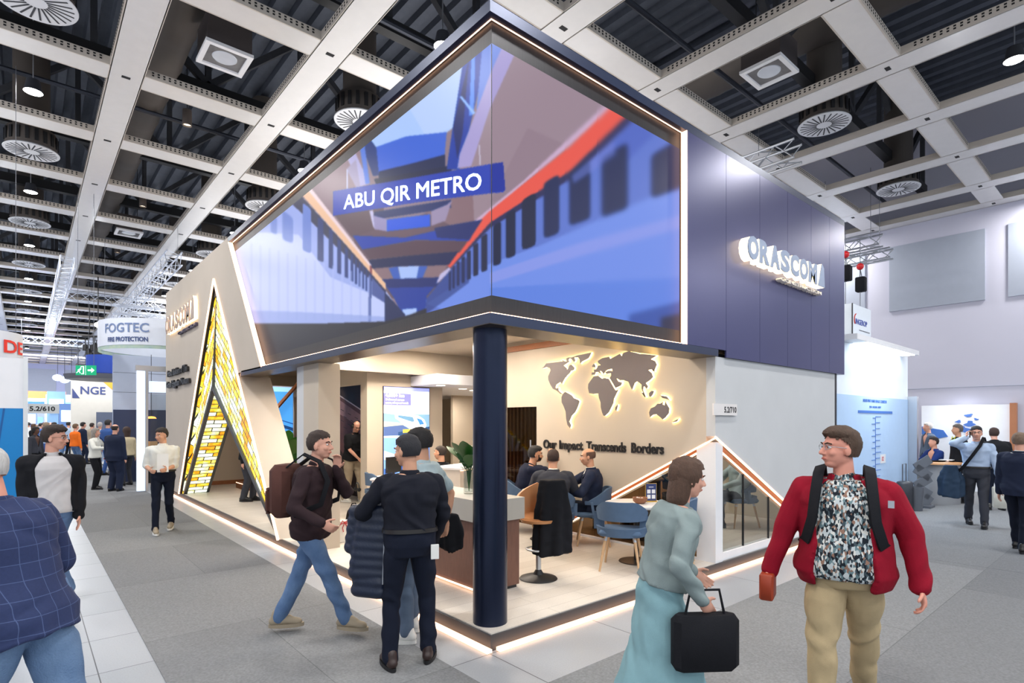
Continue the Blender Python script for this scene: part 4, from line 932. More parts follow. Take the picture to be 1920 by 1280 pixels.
    # ---- hair: shell over the skull above a hair line
    if hair != 'none':
        vs = []; fs = []; nA, nB = (40, 24) if lod < 2 else (24, 14)
        for i in range(nB+1):
            t = PI*i/nB
            for k in range(nA):
                a = 2*PI*k/nA; d = V3(math.sin(t)*math.cos(a), math.sin(t)*math.sin(a), math.cos(t)); vs.append(d)
        thick = {'short': .014, 'crop': .006, 'bald': .004, 'quiff': .016, 'long': .018, 'curly': .026, 'tail': .012, 'bob': .02}.get(hair, .012)
        def keep(d):
            x, y, z = d                                              # hair line on unit sphere
            if hair == 'bald': return (z > -.55 and z < .42 and y < .25+.0*z)
            if hair in ('long', 'curly', 'bob'): lo = -.9 if y < .1 else (.50-.25*abs(x) if y > .55 else -.75+(y-.1)*1.6)
            else: lo = -.62 if y < -.05 else (.52-.30*abs(x) if y > .50 else -.05+.9*(y-.05) if y > .05 else -.30)
            return z > lo
        PT = []
        for d in vs:
            th_ = thick*(1+.35*noise.noise(d*6))+(.012 if hair == 'quiff' and d.z > .4 else 0)*max(0, d.y+.4)+(.006 if d.z > .5 and hair != 'bald' and hair != 'crop' else 0)
            if hair in ('curly',): th_ += .012*noise.noise(d*14)
            if abs(d.z) < .45 and d.y > -.2 and hair in ('short', 'quiff', 'crop'): th_ *= .55
            PT.append(((.077+th_)*d.x, -.012+(.097+th_)*d.y, .035+(.083+th_)*d.z-(.028 if d.z < 0 else 0)*(-d.z)))
        b = MB(); out = [H(*p) for p in PT]; fl_ = []
        for i in range(nB):
            for k in range(nA):
                q = (i*nA+k, (i+1)*nA+k, (i+1)*nA+(k+1) % nA, i*nA+(k+1) % nA)
                c = (vs[q[0]]+vs[q[1]]+vs[q[2]]+vs[q[3]])/4
                if keep(c): fl_.append(q)
        inner_ = [H((.066)*d.x, -.012+.086*d.y, .035+.07*d.z) for d in vs]; n0 = len(out)
        E_ = {}
        for q in fl_:
            for j in range(4): e = (q[j], q[(j+1) % 4]); E_[e] = 1
        rim = [e for e in E_ if (e[1], e[0]) not in E_]
        b.add(out+inner_, fl_+[(e[1], e[0], e[0]+n0, e[1]+n0) for e in rim])
        if hair == 'long': chain(b, [H(0, -.07, .02), H(0, -.085, -.10), H(0, -.075, -.24), H(0, -.07, -.32)], [.075*s, .075*s, .065*s, .03*s], 14, side=hs, flat=.6)
        if hair == 'bob': chain(b, [H(0, -.04, .0), H(0, -.05, -.12)], [.092*s, .085*s], 16, side=hs, flat=.8)
        if hair == 'curly': chain(b, [H(0, -.04, .02), H(0, -.05, -.14)], [.10*s, .08*s], 14, side=hs, flat=.8)
        if hair == 'tail': chain(b, [H(0, -.11, .03), H(0, -.14, -.05), H(0, -.12, -.2)], [.03*s, .035*s, .015*s], 10)
        b.build('hair', hm, root, True, local=True)
    if beard:
        b = MB(); vs = []
        for i in range(13):
            a = -1.25+2.5*i/12
            for (zz, rr, yy) in ((-.030, 1.03, 0), (-.062, 1.05, .004), (-.092, .9, .002), (-.112, .55, -.01)):
                lift = .012*abs(math.sin(a))
                vs.append(H(.066*rr*math.sin(a), .012+(.078*rr)*math.cos(a)+yy, zz+lift+(.022*abs(math.sin(a)) if zz > -.05 else 0)-(.012 if zz > -.05 and abs(a) < .5 else 0)-.012*(abs(a) < .3)*(zz > -.05)))
        fs = [(i*4+j, (i+1)*4+j, (i+1)*4+j+1, i*4+j+1) for i in range(12) for j in range(3)]
        cx = H(0, .01, -.06); vs2 = [cx+(v-cx)*.86 for v in vs]; n0 = len(vs)
        fs += [(e[1], e[0], e[0]+n0, e[1]+n0) for e in [(i*4, (i+1)*4) for i in range(12)]]+[((i)*4+3, (i+1)*4+3, (i+1)*4+3+n0, i*4+3+n0) for i in range(12)]
        b.add(vs+vs2, fs); b.build('beard', mat('beard_%d_%d_%d' % tuple(beard), beard, .95, var=.3, vscale=80, bump=.5, bscale=200), root, True, local=True)
    if glasses:
        gm = mat('glasses_frame_%d' % glasses[0], glasses, .3); b = MB()
        for sg in (-1, 1):
            pts = [H(sg*.033+.021*math.cos(t*PI/6), .100-.006*abs(math.cos(t*PI/6)), .010+.015*math.sin(t*PI/6)) for t in range(13)]; b.tube(pts, .0016*s, 5)
            b.tube([H(sg*.054, .094, .014), H(sg*.078, .06, .014), H(sg*.083, -.005, .008)], .0016*s, 5)
        b.tube([H(-.012, .102, .014), H(.012, .102, .014)], .0016*s, 5); b.build('glasses', gm, root, local=True)
    # ---- trousers and shoes
    fold = {0: .0085, 1: .007, 2: .0}[lod]; sd_ = sum(map(ord, label)) % 97
    if legs and trousers:
        b = MB(); loft(b, rings(.012, -.10, .105), 22)
        for hpj, k_, an, fd, hl in legj:
            top_ = hpj+V3(0, 0, -.02*s); bot = k_.lerp(an, 1.0)
            chain(b, [top_, hpj.lerp(k_, .45), k_, k_.lerp(an, .45), bot], [.093*s*girth**.6, .083*s*tw*girth**.5, .066*s*tw, .062*s*tw, .056*s*tw], 16)
        me = remesh(b, vox, 3 if lod < 2 else 1, fold, 8, sd_); addmesh('trousers', me, trousers, root)
        if lod < 2 and top == 'tucked':
            r_ = rings(.031, .082, .112); b = MB(); loft(b, r_, 32); b.build('belt', mat('belt_black', (26, 22, 20), .4), root, True, local=True)
    if skirt:
        b = MB(); r0 = rings(.014, -.02, .12); c0 = P-V3(0, 0, .0); kk = legj[0][1].lerp(legj[1][1], .5); aa = legj[0][2].lerp(legj[1][2], .5)
        sdx, frx = frame(0)
        rr = [(aa.lerp(kk, .35), sdx, fr0, .27*s, .30*s), (kk, sdx, fr0, .225*s, .23*s), (kk.lerp(P, .6), sdx, fr0, .20*s, .16*s)]+r0
        loft(b, rr, 28); me = remesh(b, vox*1.1, 3, .009, 8, sd_); addmesh('skirt', me, skirt, root)
    if legs and shoe:
        for hpj, k_, an, fd, hl in legj:
            sdv = V3(fd.y, -fd.x, 0); dz = V3(0, 0, 1); fz = -.40*hl*4
            fdir = (fd+dz*(-hl*3.2)).normalized() if hl > 0 else fd
            base = an-dz*.062*s-fd*.0
            upn = sdv.cross(fdir).normalized()
            if upn.z < 0: upn = -upn
            M_ = lambda y, z, x=0: base+fdir*(y*s)+upn*(z*s)+sdv*(x*s)
            b = MB(); rcone(b, M_(-.048, .030), M_(.05, .034), .042*s, .045*s, 12); rcone(b, M_(.05, .034), M_(.155, .016), .045*s, .040*s, 12, side=sdv, flat=.80); rcone(b, M_(-.032, .04), M_(-.02, .095), .045*s, .043*s, 12); rcone(b, M_(-.01, .09), M_(.09, .045), .036*s, .030*s, 10)
            me = remesh(b, max(.008, vox*.8), 2); so_ = addmesh('shoe', me, shoe, root)
            pts = []
            for t in range(20):
                a = 2*PI*t/20; yy = .060+.150*math.cos(a); ww = (.048+.004*math.cos(a))*math.sin(a); pts.append((ww, yy))
            b = MB(); b.prism(pts, lambda u, v: M_(v, -.026, u), lambda u, v: M_(v, .004, u)); b.build('sole', sole or M_black, so_, local=True)
            if lod == 0:
                b = MB()
                for q in range(4): b.tube([M_(.035+.022*q, .086-.012*q, -.022), M_(.04+.022*q, .098-.013*q, 0), M_(.035+.022*q, .086-.012*q, .022)], .0032*s, 5)
                b.build('laces', M_white, so_, local=True)
    # ---- top
    def sleeves(b, off, part=1.0, cuff=1.0):
        for i in range(2):
            if not arms[i]: continue
            a0, e0, w0 = arms_j[i]; g = girth**.5
            rcone(b, a0-sdS*((-1 if i == 0 else 1)*.06*s), a0-V3(0, 0, .008*s), (.060+off)*s*g, (.058+off)*s*g, 14)
            if slv == 'short':
                m_ = a0.lerp(e0, .72); chain(b, [a0, m_], [(.060+off)*s*g, (.060+off)*s*g], 14)
            else:
                chain(b, [a0-V3(0, 0, .008*s), a0.lerp(e0, .5), e0], [(.060+off)*s*g, (.058+off)*s*g, (.051+off)*s], 14); wq = w0 if slv == 'long' else e0.lerp(w0, .25)
                chain(b, [e0, e0.lerp(wq, .5), wq], [(.051+off)*s, (.047+off)*s, (.040+off)*s*cuff], 14)
    def collar_(b, off, th=.012, hgt=.05, gap_=.5):
        r0 = []
        for k_ in range(3):
            c = at_(.495+.030*k_)+fr0*.004*s; sd, fr = frame(.5); r0.append((c, sd, fr, (.088-.012*k_+off)*s, (.078-.007*k_+off)*s))
        loft(b, r0, 20, [gap_]*3, th*s)
    if inner is not None:                                            # shirt seen inside an open jacket
        b = MB(); unt = top == 'open'; loft(b, rings(.027 if unt else .004, -.05 if unt else .0, .52, flare=.05), 24); rcone(b, at_(.48), at_(.53), .078*s, .064*s, 16)
        me = remesh(b, vox, 2, fold*.45, 12, sd_+5); ish = addmesh('undershirt', me, inner, root)
        if collar: b = MB(); collar_(b, .004, .01, .05, .35); addmesh('shirt_collar', remesh(b, .006, 1), collar, root)
    if top in ('shirt', 'tucked', 'tshirt'):
        b = MB(); t0 = .09 if top == 'tucked' else hem
        loft(b, rings(.026 if top != 'tucked' else .019, t0, .52, flare=.1), 26); rcone(b, at_(.46), at_(.515), .085*s, .066*s, 16); sleeves(b, 0)
        me = remesh(b, vox, 3 if lod < 2 else 1, fold, 11, sd_+2); addmesh('shirt', me, topc, root)
        if collar: b = MB(); collar_(b, .006, .012, .05, .3); addmesh('collar', remesh(b, .007, 1), collar, root)
    elif top in ('blazer', 'jacket', 'open'):
        b = MB(); ts0 = hem
        r_ = rings(.045 if top == 'open' else .027, ts0, .525, flare=.16)
        tt = [ts0]+[p[0] for p in prof if ts0 < p[0] <= .525]
        tt = tt+([.525] if .525 not in tt else [])
        if top == 'open': gp = [R(38)+.1*max(0, .1-t) if t < .42 else R(34) for t in tt]
        elif top == 'jacket': gp = [R(4) if t < .36 else R(16) for t in tt]
        else: gp = [R(7) if t < .02 else R(2) if t < .16 else R(2+min(34, (t-.16)*110)) for t in tt]
        gp = gp[:len(r_)]
        loft(b, r_, 34, gp, max(.024, vox*2.2)*s); sleeves(b, .008)
        me = remesh(b, vox*.95, 2 if lod < 2 else 1, fold*.9, 8, sd_+3); jk = addmesh('jacket', me, topc, root)
        b = MB(); collar_(b, .016, .016, .05, .7 if top != 'jacket' else .35); addmesh('collar', remesh(b, .008, 1), topc, root)
        if top == 'blazer' and lod < 2:                              # lapels
            for sg in (-1, 1):
                def F(t, a, o):
                    w_ = np.interp(t, [p[0] for p in prof], [p[1] for p in prof])*girth; d_ = np.interp(t, [p[0] for p in prof], [p[2] for p in prof])*girth; sd, fr = frame(t)
                    bl = belly*math.exp(-((t-.12)/.14)**2)
                    return at_(t)+fr*(bl*.6*s)+sd*(sg*(w_+o)*math.sin(a)*s)+fr*((d_+o+bl*.5)*math.cos(a)*s)
                P_ = [F(.16, .03, .034), F(.28, .38, .036), F(.40, .78, .036), F(.425, .62, .038), F(.47, .95, .036), F(.50, .9, .03), F(.46, .52, .03), F(.30, .22, .032)]
                b = MB(); n_ = len(P_); b.add(P_+[q-fr0*.006 for q in P_], [tuple(range(n_)), tuple(range(2*n_-1, n_-1, -1))]+[(i, n_+i, n_+(i+1) % n_, (i+1) % n_) for i in range(n_)]); b.build('lapel', topc, jk, local=True)
    root['hx'] = 0; del root['hx']
    return root, dict(P=P, at=at_, frame=frame, H=H, arms=arms_j, legs=legj, s=s, rings=rings, up=up, prof=prof)
def strap(root, info, pts, w_, m, name, th=.012):
    # flat band through points
    b = MB(); P_ = [Vector(p) for p in pts]
    c = sum(P_, V3(0, 0, 0))/len(P_)
    vs = []
    for i, p in enumerate(P_):
        d = (P_[min(i+1, len(P_)-1)]-P_[max(i-1, 0)]).normalized(); out = (p-info['at'](.25)); out = (out-d*out.dot(d)).normalized(); sd = d.cross(out)
        vs += [p+sd*w_/2, p-sd*w_/2, p-sd*w_/2+out*th, p+sd*w_/2+out*th]
    n = len(P_); fs = [(0, 1, 2, 3), (4*n-1, 4*n-2, 4*n-3, 4*n-4)]
    for i in range(n-1):
        for j in range(4): fs.append((4*i+j, 4*i+(j+1) % 4, 4*i+4+(j+1) % 4, 4*i+4+j))
    b.add(vs, fs); return b.build(name, m, root, smooth=True, local=True)

def drape(c, wv, dv, z0, z1, w_, d_, vox=.012, k=7, seed=0, taper=.8, top_in=.5):
    # hanging cloth: closed loft with vertical folds
    c = Vector(c); wv = Vector(wv).normalized(); dv = Vector(dv).normalized(); b = MB(); n = 48; m = 12; vs = []
    for i in range(m+1):
        t = i/m; z = z1+(z0-z1)*t; ww = w_*(top_in+(1-top_in)*min(1, t*2.2))*(1-(1-taper)*t*.6); dd = d_*(.7+.5*t)
        for j in range(n):
            a = 2*PI*j/n; f = 1+.16*min(1, t*2)*math.sin(k*a+seed+1.5*t)+.05*math.sin(3*a+seed*2+4*t); zz = z+.025*t*math.sin(2*a+seed)
            vs.append(c+wv*(ww*f*math.cos(a))+dv*(dd*f*math.sin(a))+V3(0, 0, zz))
    fs = [(i*n+j, i*n+(j+1) % n, (i+1)*n+(j+1) % n, (i+1)*n+j) for i in range(m) for j in range(n)]+[tuple(range(n-1, -1, -1)), tuple(range(m*n, (m+1)*n))]
    b.add(vs, fs); return remesh(b, vox, 2, .005, 10, seed)
FZ = .136
# ---------------------------------------------------------------- who stands where
YAW = lambda a: -40.8-a                     # 0 looks away from the camera, 90 to its right, 180 towards it, -90 to its left
def gp(px, d, z=0): c = wcoord(px, 0, d); return (c.x, c.y, z)
def ft(loc, yaw, h, *pts):
    out = []
    for p in pts:
        dx, dy = p[0]-loc[0], p[1]-loc[1]; a = R(-yaw); out.append(((dx*math.cos(a)-dy*math.sin(a))/(h/1.8), (dx*math.sin(a)+dy*math.cos(a))/(h/1.8), p[2] if len(p) > 2 else 0))
    return tuple(out)
C_black = cloth('black', (24, 25, 30)); C_blackshirt = cloth('black_shirt', (26, 28, 38)); C_navy = cloth('navy', (26, 32, 52)); C_navytr = cloth('navy_trousers', (20, 26, 42))
C_tee = cloth('light_grey_tee', (205, 202, 202)); C_jean = cloth('blue_jeans', (112, 140, 176), vrgb=(58, 84, 124), vscale=7, bump=.5, bscale=120); C_jeand = cloth('worn_jeans', (126, 152, 182), vrgb=(62, 88, 126), vscale=5, bump=.5, bscale=120); C_white = cloth('white_shirt', (226, 226, 218)); C_brown = cloth('dark_maroon', (50, 36, 40))
C_red = cloth('crimson_softshell', (142, 14, 38)); C_khaki = cloth('khaki', (184, 164, 128)); C_gtee = cloth('pale_blue_tee', (164, 182, 188)); C_gj = cloth('grey_blue_jeans', (96, 112, 134), var=.25, vscale=5); C_beige = cloth('beige_trousers', (168, 154, 134))
C_suit = cloth('navy_suit', (32, 40, 62)); C_grey = cloth('charcoal', (58, 60, 68)); C_lb = cloth('light_blue_shirt', (168, 186, 212)); C_teal = cloth('pale_teal', (132, 170, 178)); C_sage = cloth('grey_sage_top', (132, 146, 146)); C_orange = cloth('orange', (240, 116, 36)); C_blue = cloth('mid_blue', (58, 88, 146))
# plaid blazer and patterned shirt
C_plaid = brickmat('cloth_blue_plaid', (36, 50, 92), (34, 47, 88), (70, 86, 128), .075, .075, .0016, .85, off=0)
_m = cloth('patterned', (150, 160, 164)); _t = _m.node_tree; _v = _t.nodes.new('ShaderNodeTexVoronoi'); _v.inputs['Scale'].default_value = 62; _tc = [n for n in _t.nodes if n.type == 'MAPPING'][0]; _tc.inputs['Scale'].default_value = (1.6, 1.6, .8); _t.links.new(_tc.outputs[0], _v.inputs['Vector'])
_r = _t.nodes.new('ShaderNodeValToRGB'); _r.color_ramp.interpolation = 'CONSTANT'; _e = _r.color_ramp.elements; _e[0].color = (*lin((34, 40, 48)), 1); _e[1].position = .86; _e[1].color = (*lin((150, 116, 100)), 1)
for _p, _c in ((.25, (196, 204, 206)), (.45, (70, 84, 92)), (.6, (222, 222, 216)), (.74, (110, 136, 142))): _x = _e.new(_p); _x.color = (*lin(_c), 1)
_s = _t.nodes.new('ShaderNodeSeparateColor'); _t.links.new(_v.outputs['Color'], _s.inputs[0]); _t.links.new(_s.outputs[0], _r.inputs[0]); _t.links.new(_r.outputs[0], _t.nodes['Principled BSDF'].inputs['Base Color']); C_pat = _m
_mp = [n for n in C_plaid.node_tree.nodes if n.type == 'MAPPING'][0]; _mp.inputs['Rotation'].default_value = (-PI/2, 0, 0)
S_white = mat('white_leather', (224, 224, 220), .5); S_black = mat('black_leather', (22, 20, 20), .35); S_beige = mat('beige_suede', (150, 138, 118), .8); S_brown = mat('dark_brown_leather', (48, 32, 28), .4)
# 1 foreground, left edge
l = gp(44, 2.62); y = YAW(-82)
p, i = person(l, y, 'man with white hair in a blue plaid blazer and jeans, leaning at the left edge', 1.79, 'pink', 0, lean=18, girth=1.12, belly=.03, top='blazer', topc=C_plaid, inner=C_white, collar=C_white, trousers=C_jeand, tw=1.15, shoe=S_brown, hair='crop', hairc=(196, 194, 192), hem=-.12, feet=((-.12, .34, 0), (.12, -.30, .02)), hands=((-.30, .42, .98), (.25, .35, .98)), elb=((-.7, -1, 0), (.6, -1, 0)), hpitch=-12)
# 2
l = (-2.60, 3.95, 0); y = YAW(133)
p, i = person(l, y, 'man with glasses in an open black jacket, light grey tee and jeans, hands in pockets', 1.82, 'pale', 0, girth=1.12, belly=.012, top='open', topc=C_black, inner=C_tee, trousers=C_jean, shoe=S_white, sole=S_white, hair='quiff', hairc=(50, 38, 32), glasses=(30, 26, 26), hyaw=-58, hpitch=-4, feet=ft(l, y, 1.82, (-2.71, 3.95), (-2.46, 4.01)), toes=(-22, 20), hands=((-.205, .10, .87), (.205, .10, .87)), elb=((-1, -.9, 0), (1, -.9, 0)), curl=.3)
text('chest_mark', 'REBEL', (0, 0, 0), (1, 0, 0), .03, S_white, None, .002, .001); bpy.data.objects.remove(bpy.data.objects['chest_mark'])
# 3
l = (-1.06, 7.46, 0); y = YAW(150)
p, i = person(l, y, 'man in a white shirt and dark trousers walking up the carpet holding a paper', 1.76, 'tan', 1, top='tucked', topc=C_white, collar=C_white, trousers=C_navytr, tw=.9, shoe=S_beige, sole=S_white, hair='short', hairc=(40, 32, 28), hyaw=42, hpitch=-10, feet=((-.12, -.18, .0), (.10, .22, 0)), heel=(.04, 0), hands=((-.07, .27, 1.09), (.17, .24, 1.08)), elb=((-.4, -.8, -1), (.4, -.8, -1)), slv='roll', curl=.8)
MB().box((-.09, .30, 1.02), (.07, .306, 1.32)).build('paper', S_white, p, local=True)
# 4
l = (-.92, 1.34, 0); y = YAW(97)
p, i = person(l, y, 'man in a dark maroon top and blue jeans striding right, hand at his chin', 1.78, 'pale', 0, top='shirt', topc=C_brown, trousers=C_jean, tw=1.0, shoe=S_beige, sole=S_beige, hair='short', hairc=(58, 44, 38), lean=5, feet=ft(l, y, 1.78, (-1.13, 1.58), (-.68, 1.12)), toes=(-20, 4), heel=(0, .0), hands=((-.02, .22, 1.45), (.26, .22, 1.02)), hdir=((.1, .2, 1), None), elb=((-.5, .3, -1), (.5, -1, -.2)), curl=1.0, slv='long', hem=-.10)
b = MB(); b.rbox((-.17, -.32, 1.02), (.17, -.13, 1.47), .05); b.rbox((-.13, -.37, 1.05), (.13, -.31, 1.27), .03); b.build('backpack', cloth('brown_pack', (84, 54, 48)), p, True, local=True)
for sg in (-1, 1): strap(p, i, [(sg*.11, -.16, 1.45), (sg*.115, -.01, 1.56), (sg*.12, .13, 1.50), (sg*.125, .205, 1.34), (sg*.165, .165, 1.15), (sg*.20, -.06, 1.06)], .045, C_black, 'pack_strap')
# 5
l = (-.60, .22, 0); y = YAW(-16)
p, i = person(l, y, 'man in a black shirt seen from behind holding a navy puffer jacket', 1.76, 'tan', 0, top='tucked', topc=C_blackshirt, collar=C_blackshirt, trousers=C_navytr, shoe=S_brown, hair='short', hairc=(34, 34, 40), hyaw=-46, hpitch=-6, girth=1.1, lean=2, feet=((-.15, -.02, 0), (.15, .05, 0)), toes=(-14, 18), hands=((-.20, .26, 1.08), (.21, .20, .92)), elb=((-1, -.6, -.2), (1, -.8, 0)), curl=1.1)
MB().rbox((.14, -.135, .82), (.20, -.125, .93), .003).build('paper_tag', S_white, p, local=True)
b = MB()
for k in range(10):
    z = 1.17-.068*k; w_ = .105+.006*k-(.05 if k > 7 else 0); x0 = -.245-.005*k
    rcone(b, (x0-w_*.8, .16, z), (x0+w_*.7, .10, z-.01), .058, .062, 12)
    if k < 5: rcone(b, (x0-.10-w_*.5, .20, z-.02), (x0-.02, .26, z-.03), .055, .055, 10)
jk = addmesh('puffer_jacket', remesh(b, .011, 1), mat('puffer_navy_nylon', (22, 32, 54), .35, var=.1, bump=.2, bscale=60), p)
b = MB(); b.tube([(-.185, .03, 1.16), (-.19, .02, .9), (-.20, .02, .62)], .007, 6); b.build('zip', M_alu, jk, local=True)
# 6
l = (-.19, .70, 0); y = YAW(-72)
p, i = person(l, y, 'bearded man in a pale tee and grey blue jeans facing left beside the column', 1.80, 'tan', 0, top='tshirt', topc=C_gtee, trousers=C_gj, shoe=S_white, sole=S_white, hair='quiff', hairc=(30, 27, 28), beard=(34, 27, 26), girth=1.1, slv='short', hyaw=-6, hpitch=-6, feet=ft(l, y, 1.80, (-.40, .62), (-.22, .84)), toes=(-10, 14), hands=((-.20, .20, .98), (.27, -.10, .93)), elb=((-1, -.6, 0), (1.2, -.8, 0)), curl=.8)
addmesh('held_jacket', drape((.31, -.13, 0), (0, 1, 0), (1, 0, 0), .68, 1.0, .13, .05, .011, 5, 2), C_black, p)
# 7 in the doorway
l = (2.5, 7.85, .135); y = YAW(125)
p, i = person(l, y, 'bald man with headphones in a black tee and beige trousers inside the doorway', 1.77, 'pale', 1, top='tshirt', topc=C_black, trousers=C_beige, tw=1.15, shoe=S_white, sole=S_white, hair='bald', hairc=(50, 42, 40), glasses=(30, 26, 26), slv='short', lean=10, hpitch=-30, hyaw=18, girth=1.15, belly=.03, feet=((-.12, .12, 0), (.12, -.14, 0)), hands=((-.14, .32, .92), (.12, .34, .95)), elb=((-.8, -.8, -.2), (.8, -.8, -.2)))
H = i['H']; b = MB()
for sg in (-1, 1): b.lathe([(0, .0), (.036, 0), (.038, .02), (.028, .034), (0, .034)], (0, 0, 0), 16, M=Matrix.Translation(H(sg*.078, -.005, -.005)) @ Matrix.Rotation(sg*PI/2, 4, 'Y'))
b.tube([H(.098*math.cos(t*PI/10), -.005, .035+.105*math.sin(t*PI/10)) for t in range(11)], .008, 8); b.build('headphones', M_black, p, True, local=True)
# 8 seated group
def seat_pose(**k):
    d = dict(pelvis=(0, 0, .50), feet=((-.14, .42, 0), (.14, .44, 0)), kneepole=(0, .6, 1), hands=((-.18, .40, .68), (.18, .40, .68)), elb=((-.8, -.7, -.3), (.8, -.7, -.3))); d.update(k); return d
FZ = .136
l = gp(1112, 7.95, FZ); y = YAW(-84)
person(l, y, 'bald man in a navy suit and tie sitting by the slogan, facing left', 1.82, 'tan', 1, **seat_pose(lean=4, hands=((-.16, .38, .72), (.16, .46, .86))), top='blazer', topc=C_suit, inner=C_white, collar=C_white, trousers=C_navytr, shoe=S_black, hair='bald', hairc=(96, 70, 58), hpitch=-6, curl=.3)
l = gp(1037, 7.6, FZ); y = YAW(6)
person(l, y, 'man in a charcoal suit seated with his back to the camera', 1.82, 'tan', 1, **seat_pose(lean=3), top='blazer', topc=C_grey, inner=C_white, collar=C_white, trousers=C_grey, shoe=S_black, hair='crop', hairc=(58, 40, 34), girth=1.12)
l = gp(975, 8.9, FZ); y = YAW(88)
person(l, y, 'bearded man in a dark polo leaning on his elbows, hands at his mouth', 1.84, 'tan', 1, **seat_pose(lean=20, hands=((-.06, .46, 1.12), (.06, .47, 1.14)), elb=((-.8, .2, -1), (.8, .2, -1))), hdir=((.3, .1, 1), (-.3, .1, 1)), top='tshirt', topc=C_navy, trousers=C_navytr, shoe=S_black, hair='quiff', hairc=(36, 36, 40), beard=(36, 28, 26), slv='short', hpitch=-4, curl=1.0)
# 9
l = gp(1238, 3.3); y = YAW(86)
p, i = person(l, y, 'woman with brown hair in a sage top and pale teal skirt hurrying right', 1.66, 'pale', 0, lean=14, top='shirt', topc=C_sage, skirt=C_teal, trousers=None, shoe=S_black, hair='bob', hairc=(84, 60, 46), feet=((-.09, .26, 0), (.09, -.26, .03)), hands=((-.24, .30, .98), (.26, .16, .95)), elb=((-.6, -1, 0), (.6, -1, 0)), hem=.02, girth=.97, slv='long', hpitch=-8)
b = MB(); b.rbox((.20, -.02, .50), (.31, .34, .80), .03); b.tube([(.255, .05, .79), (.255, .08, .93), (.255, .24, .93), (.255, .27, .79)], .008, 6); b.build('black_bag', C_black, p, True, local=True)
# 10 red jacket
l = gp(1583, 3.42); y = YAW(212)
p, i = person(l, y, 'man with glasses in a crimson jacket, patterned shirt and khaki trousers', 1.82, 'pink', 0, girth=1.2, belly=.045, top='open', topc=C_red, inner=C_pat, trousers=C_khaki, tw=1.15, shoe=S_black, hair='quiff', hairc=(78, 58, 44), glasses=(150, 160, 170), beard=None, hyaw=58, hpitch=2, feet=((-.10, -.34, .0), (.12, .16, 0)), heel=(.05, 0), toes=(-6, 8), hands=((-.37, .06, .90), (.40, .10, .90)), elb=((-1, -.9, 0), (1, -.9, 0)), curl=.9, hem=-.10)
for sg in (-1, 1): strap(p, i, [(sg*.12, -.17, 1.42), (sg*.125, -.05, 1.56), (sg*.13, .07, 1.53), (sg*.14, .165, 1.42), (sg*.155, .195, 1.27), (sg*.19, .16, 1.14), (sg*.225, .0, 1.08)], .062, C_black, 'pack_strap', .014)
b = MB(); b.rbox((-.16, -.36, 1.02), (.16, -.17, 1.50), .05); b.build('backpack', C_black, p, True, local=True)
b = MB(); b.rbox((.37, .04, .74), (.45, .20, .90), .01); b.build('orange_pouch', mat('orange_leather', (150, 52, 20), .5), p, True, local=True)
b = MB(); b.box((-.245, .18, 1.36), (-.215, .19, 1.40)); b.build('chest_logo', M_alu, p, local=True)
# 11 phone man
l = (9.95, -1.33, 0); y = YAW(216)
p, i = person(l, y, 'man in a light blue shirt on the phone walking forward with a white tote bag', 1.78, 'pale', 1, top='tucked', topc=C_lb, collar=C_lb, trousers=C_grey, shoe=S_black, hair='short', hairc=(26, 24, 26), glasses=(40, 36, 36), girth=1.08, feet=((-.1, .22, 0), (.1, -.22, 0)), hands=((-.30, .16, .84), (.15, .10, 1.58)), hdir=(None, (-.15, .0, 1)), elb=((-.8, -1, 0), (1.2, .5, -1)), curl=1.2)
MB().rbox((.085, .03, 1.56), (.10, .10, 1.70), .005).build('phone', M_black, p, local=True)
b = MB(); b.rbox((-.52, .08, .36), (-.20, .22, .72), .02); b.build('tote_bag', cloth('offwhite_tote', (214, 214, 204)), p, True, local=True)
b = MB(); b.tube([(-.42, .15, .71), (-.34, .15, .84), (-.27, .15, .71)], .012, 6); b.build('tote_handle', cloth('offwhite_tote', (214, 214, 204)), p, local=True)
strap(p, i, [(-.12, -.1, 1.50), (-.10, .02, 1.56), (-.04, .15, 1.42), (.08, .20, 1.22), (.20, .16, 1.02), (.27, .05, .94)], .05, C_black, 'bag_strap')
addmesh('draped_coat', drape((.36, .10, 0), (1, .3, 0), (-.3, 1, 0), .50, 1.06, .20, .09, .016, 6, 1), cloth('slate_coat', (44, 62, 84)), p)
# 12 right edge
l = gp(1911, 8.05); y = YAW(62)
person(l, y, 'man in a navy suit seen from behind, cut off by the right edge', 1.70, 'pale', 1, top='blazer', topc=C_suit, inner=C_white, collar=C_white, trousers=C_navytr, shoe=S_black, hair='short', hairc=(120, 100, 84), feet=((-.1, .20, 0), (.1, -.16, 0)), hem=-.12, girth=1.08)
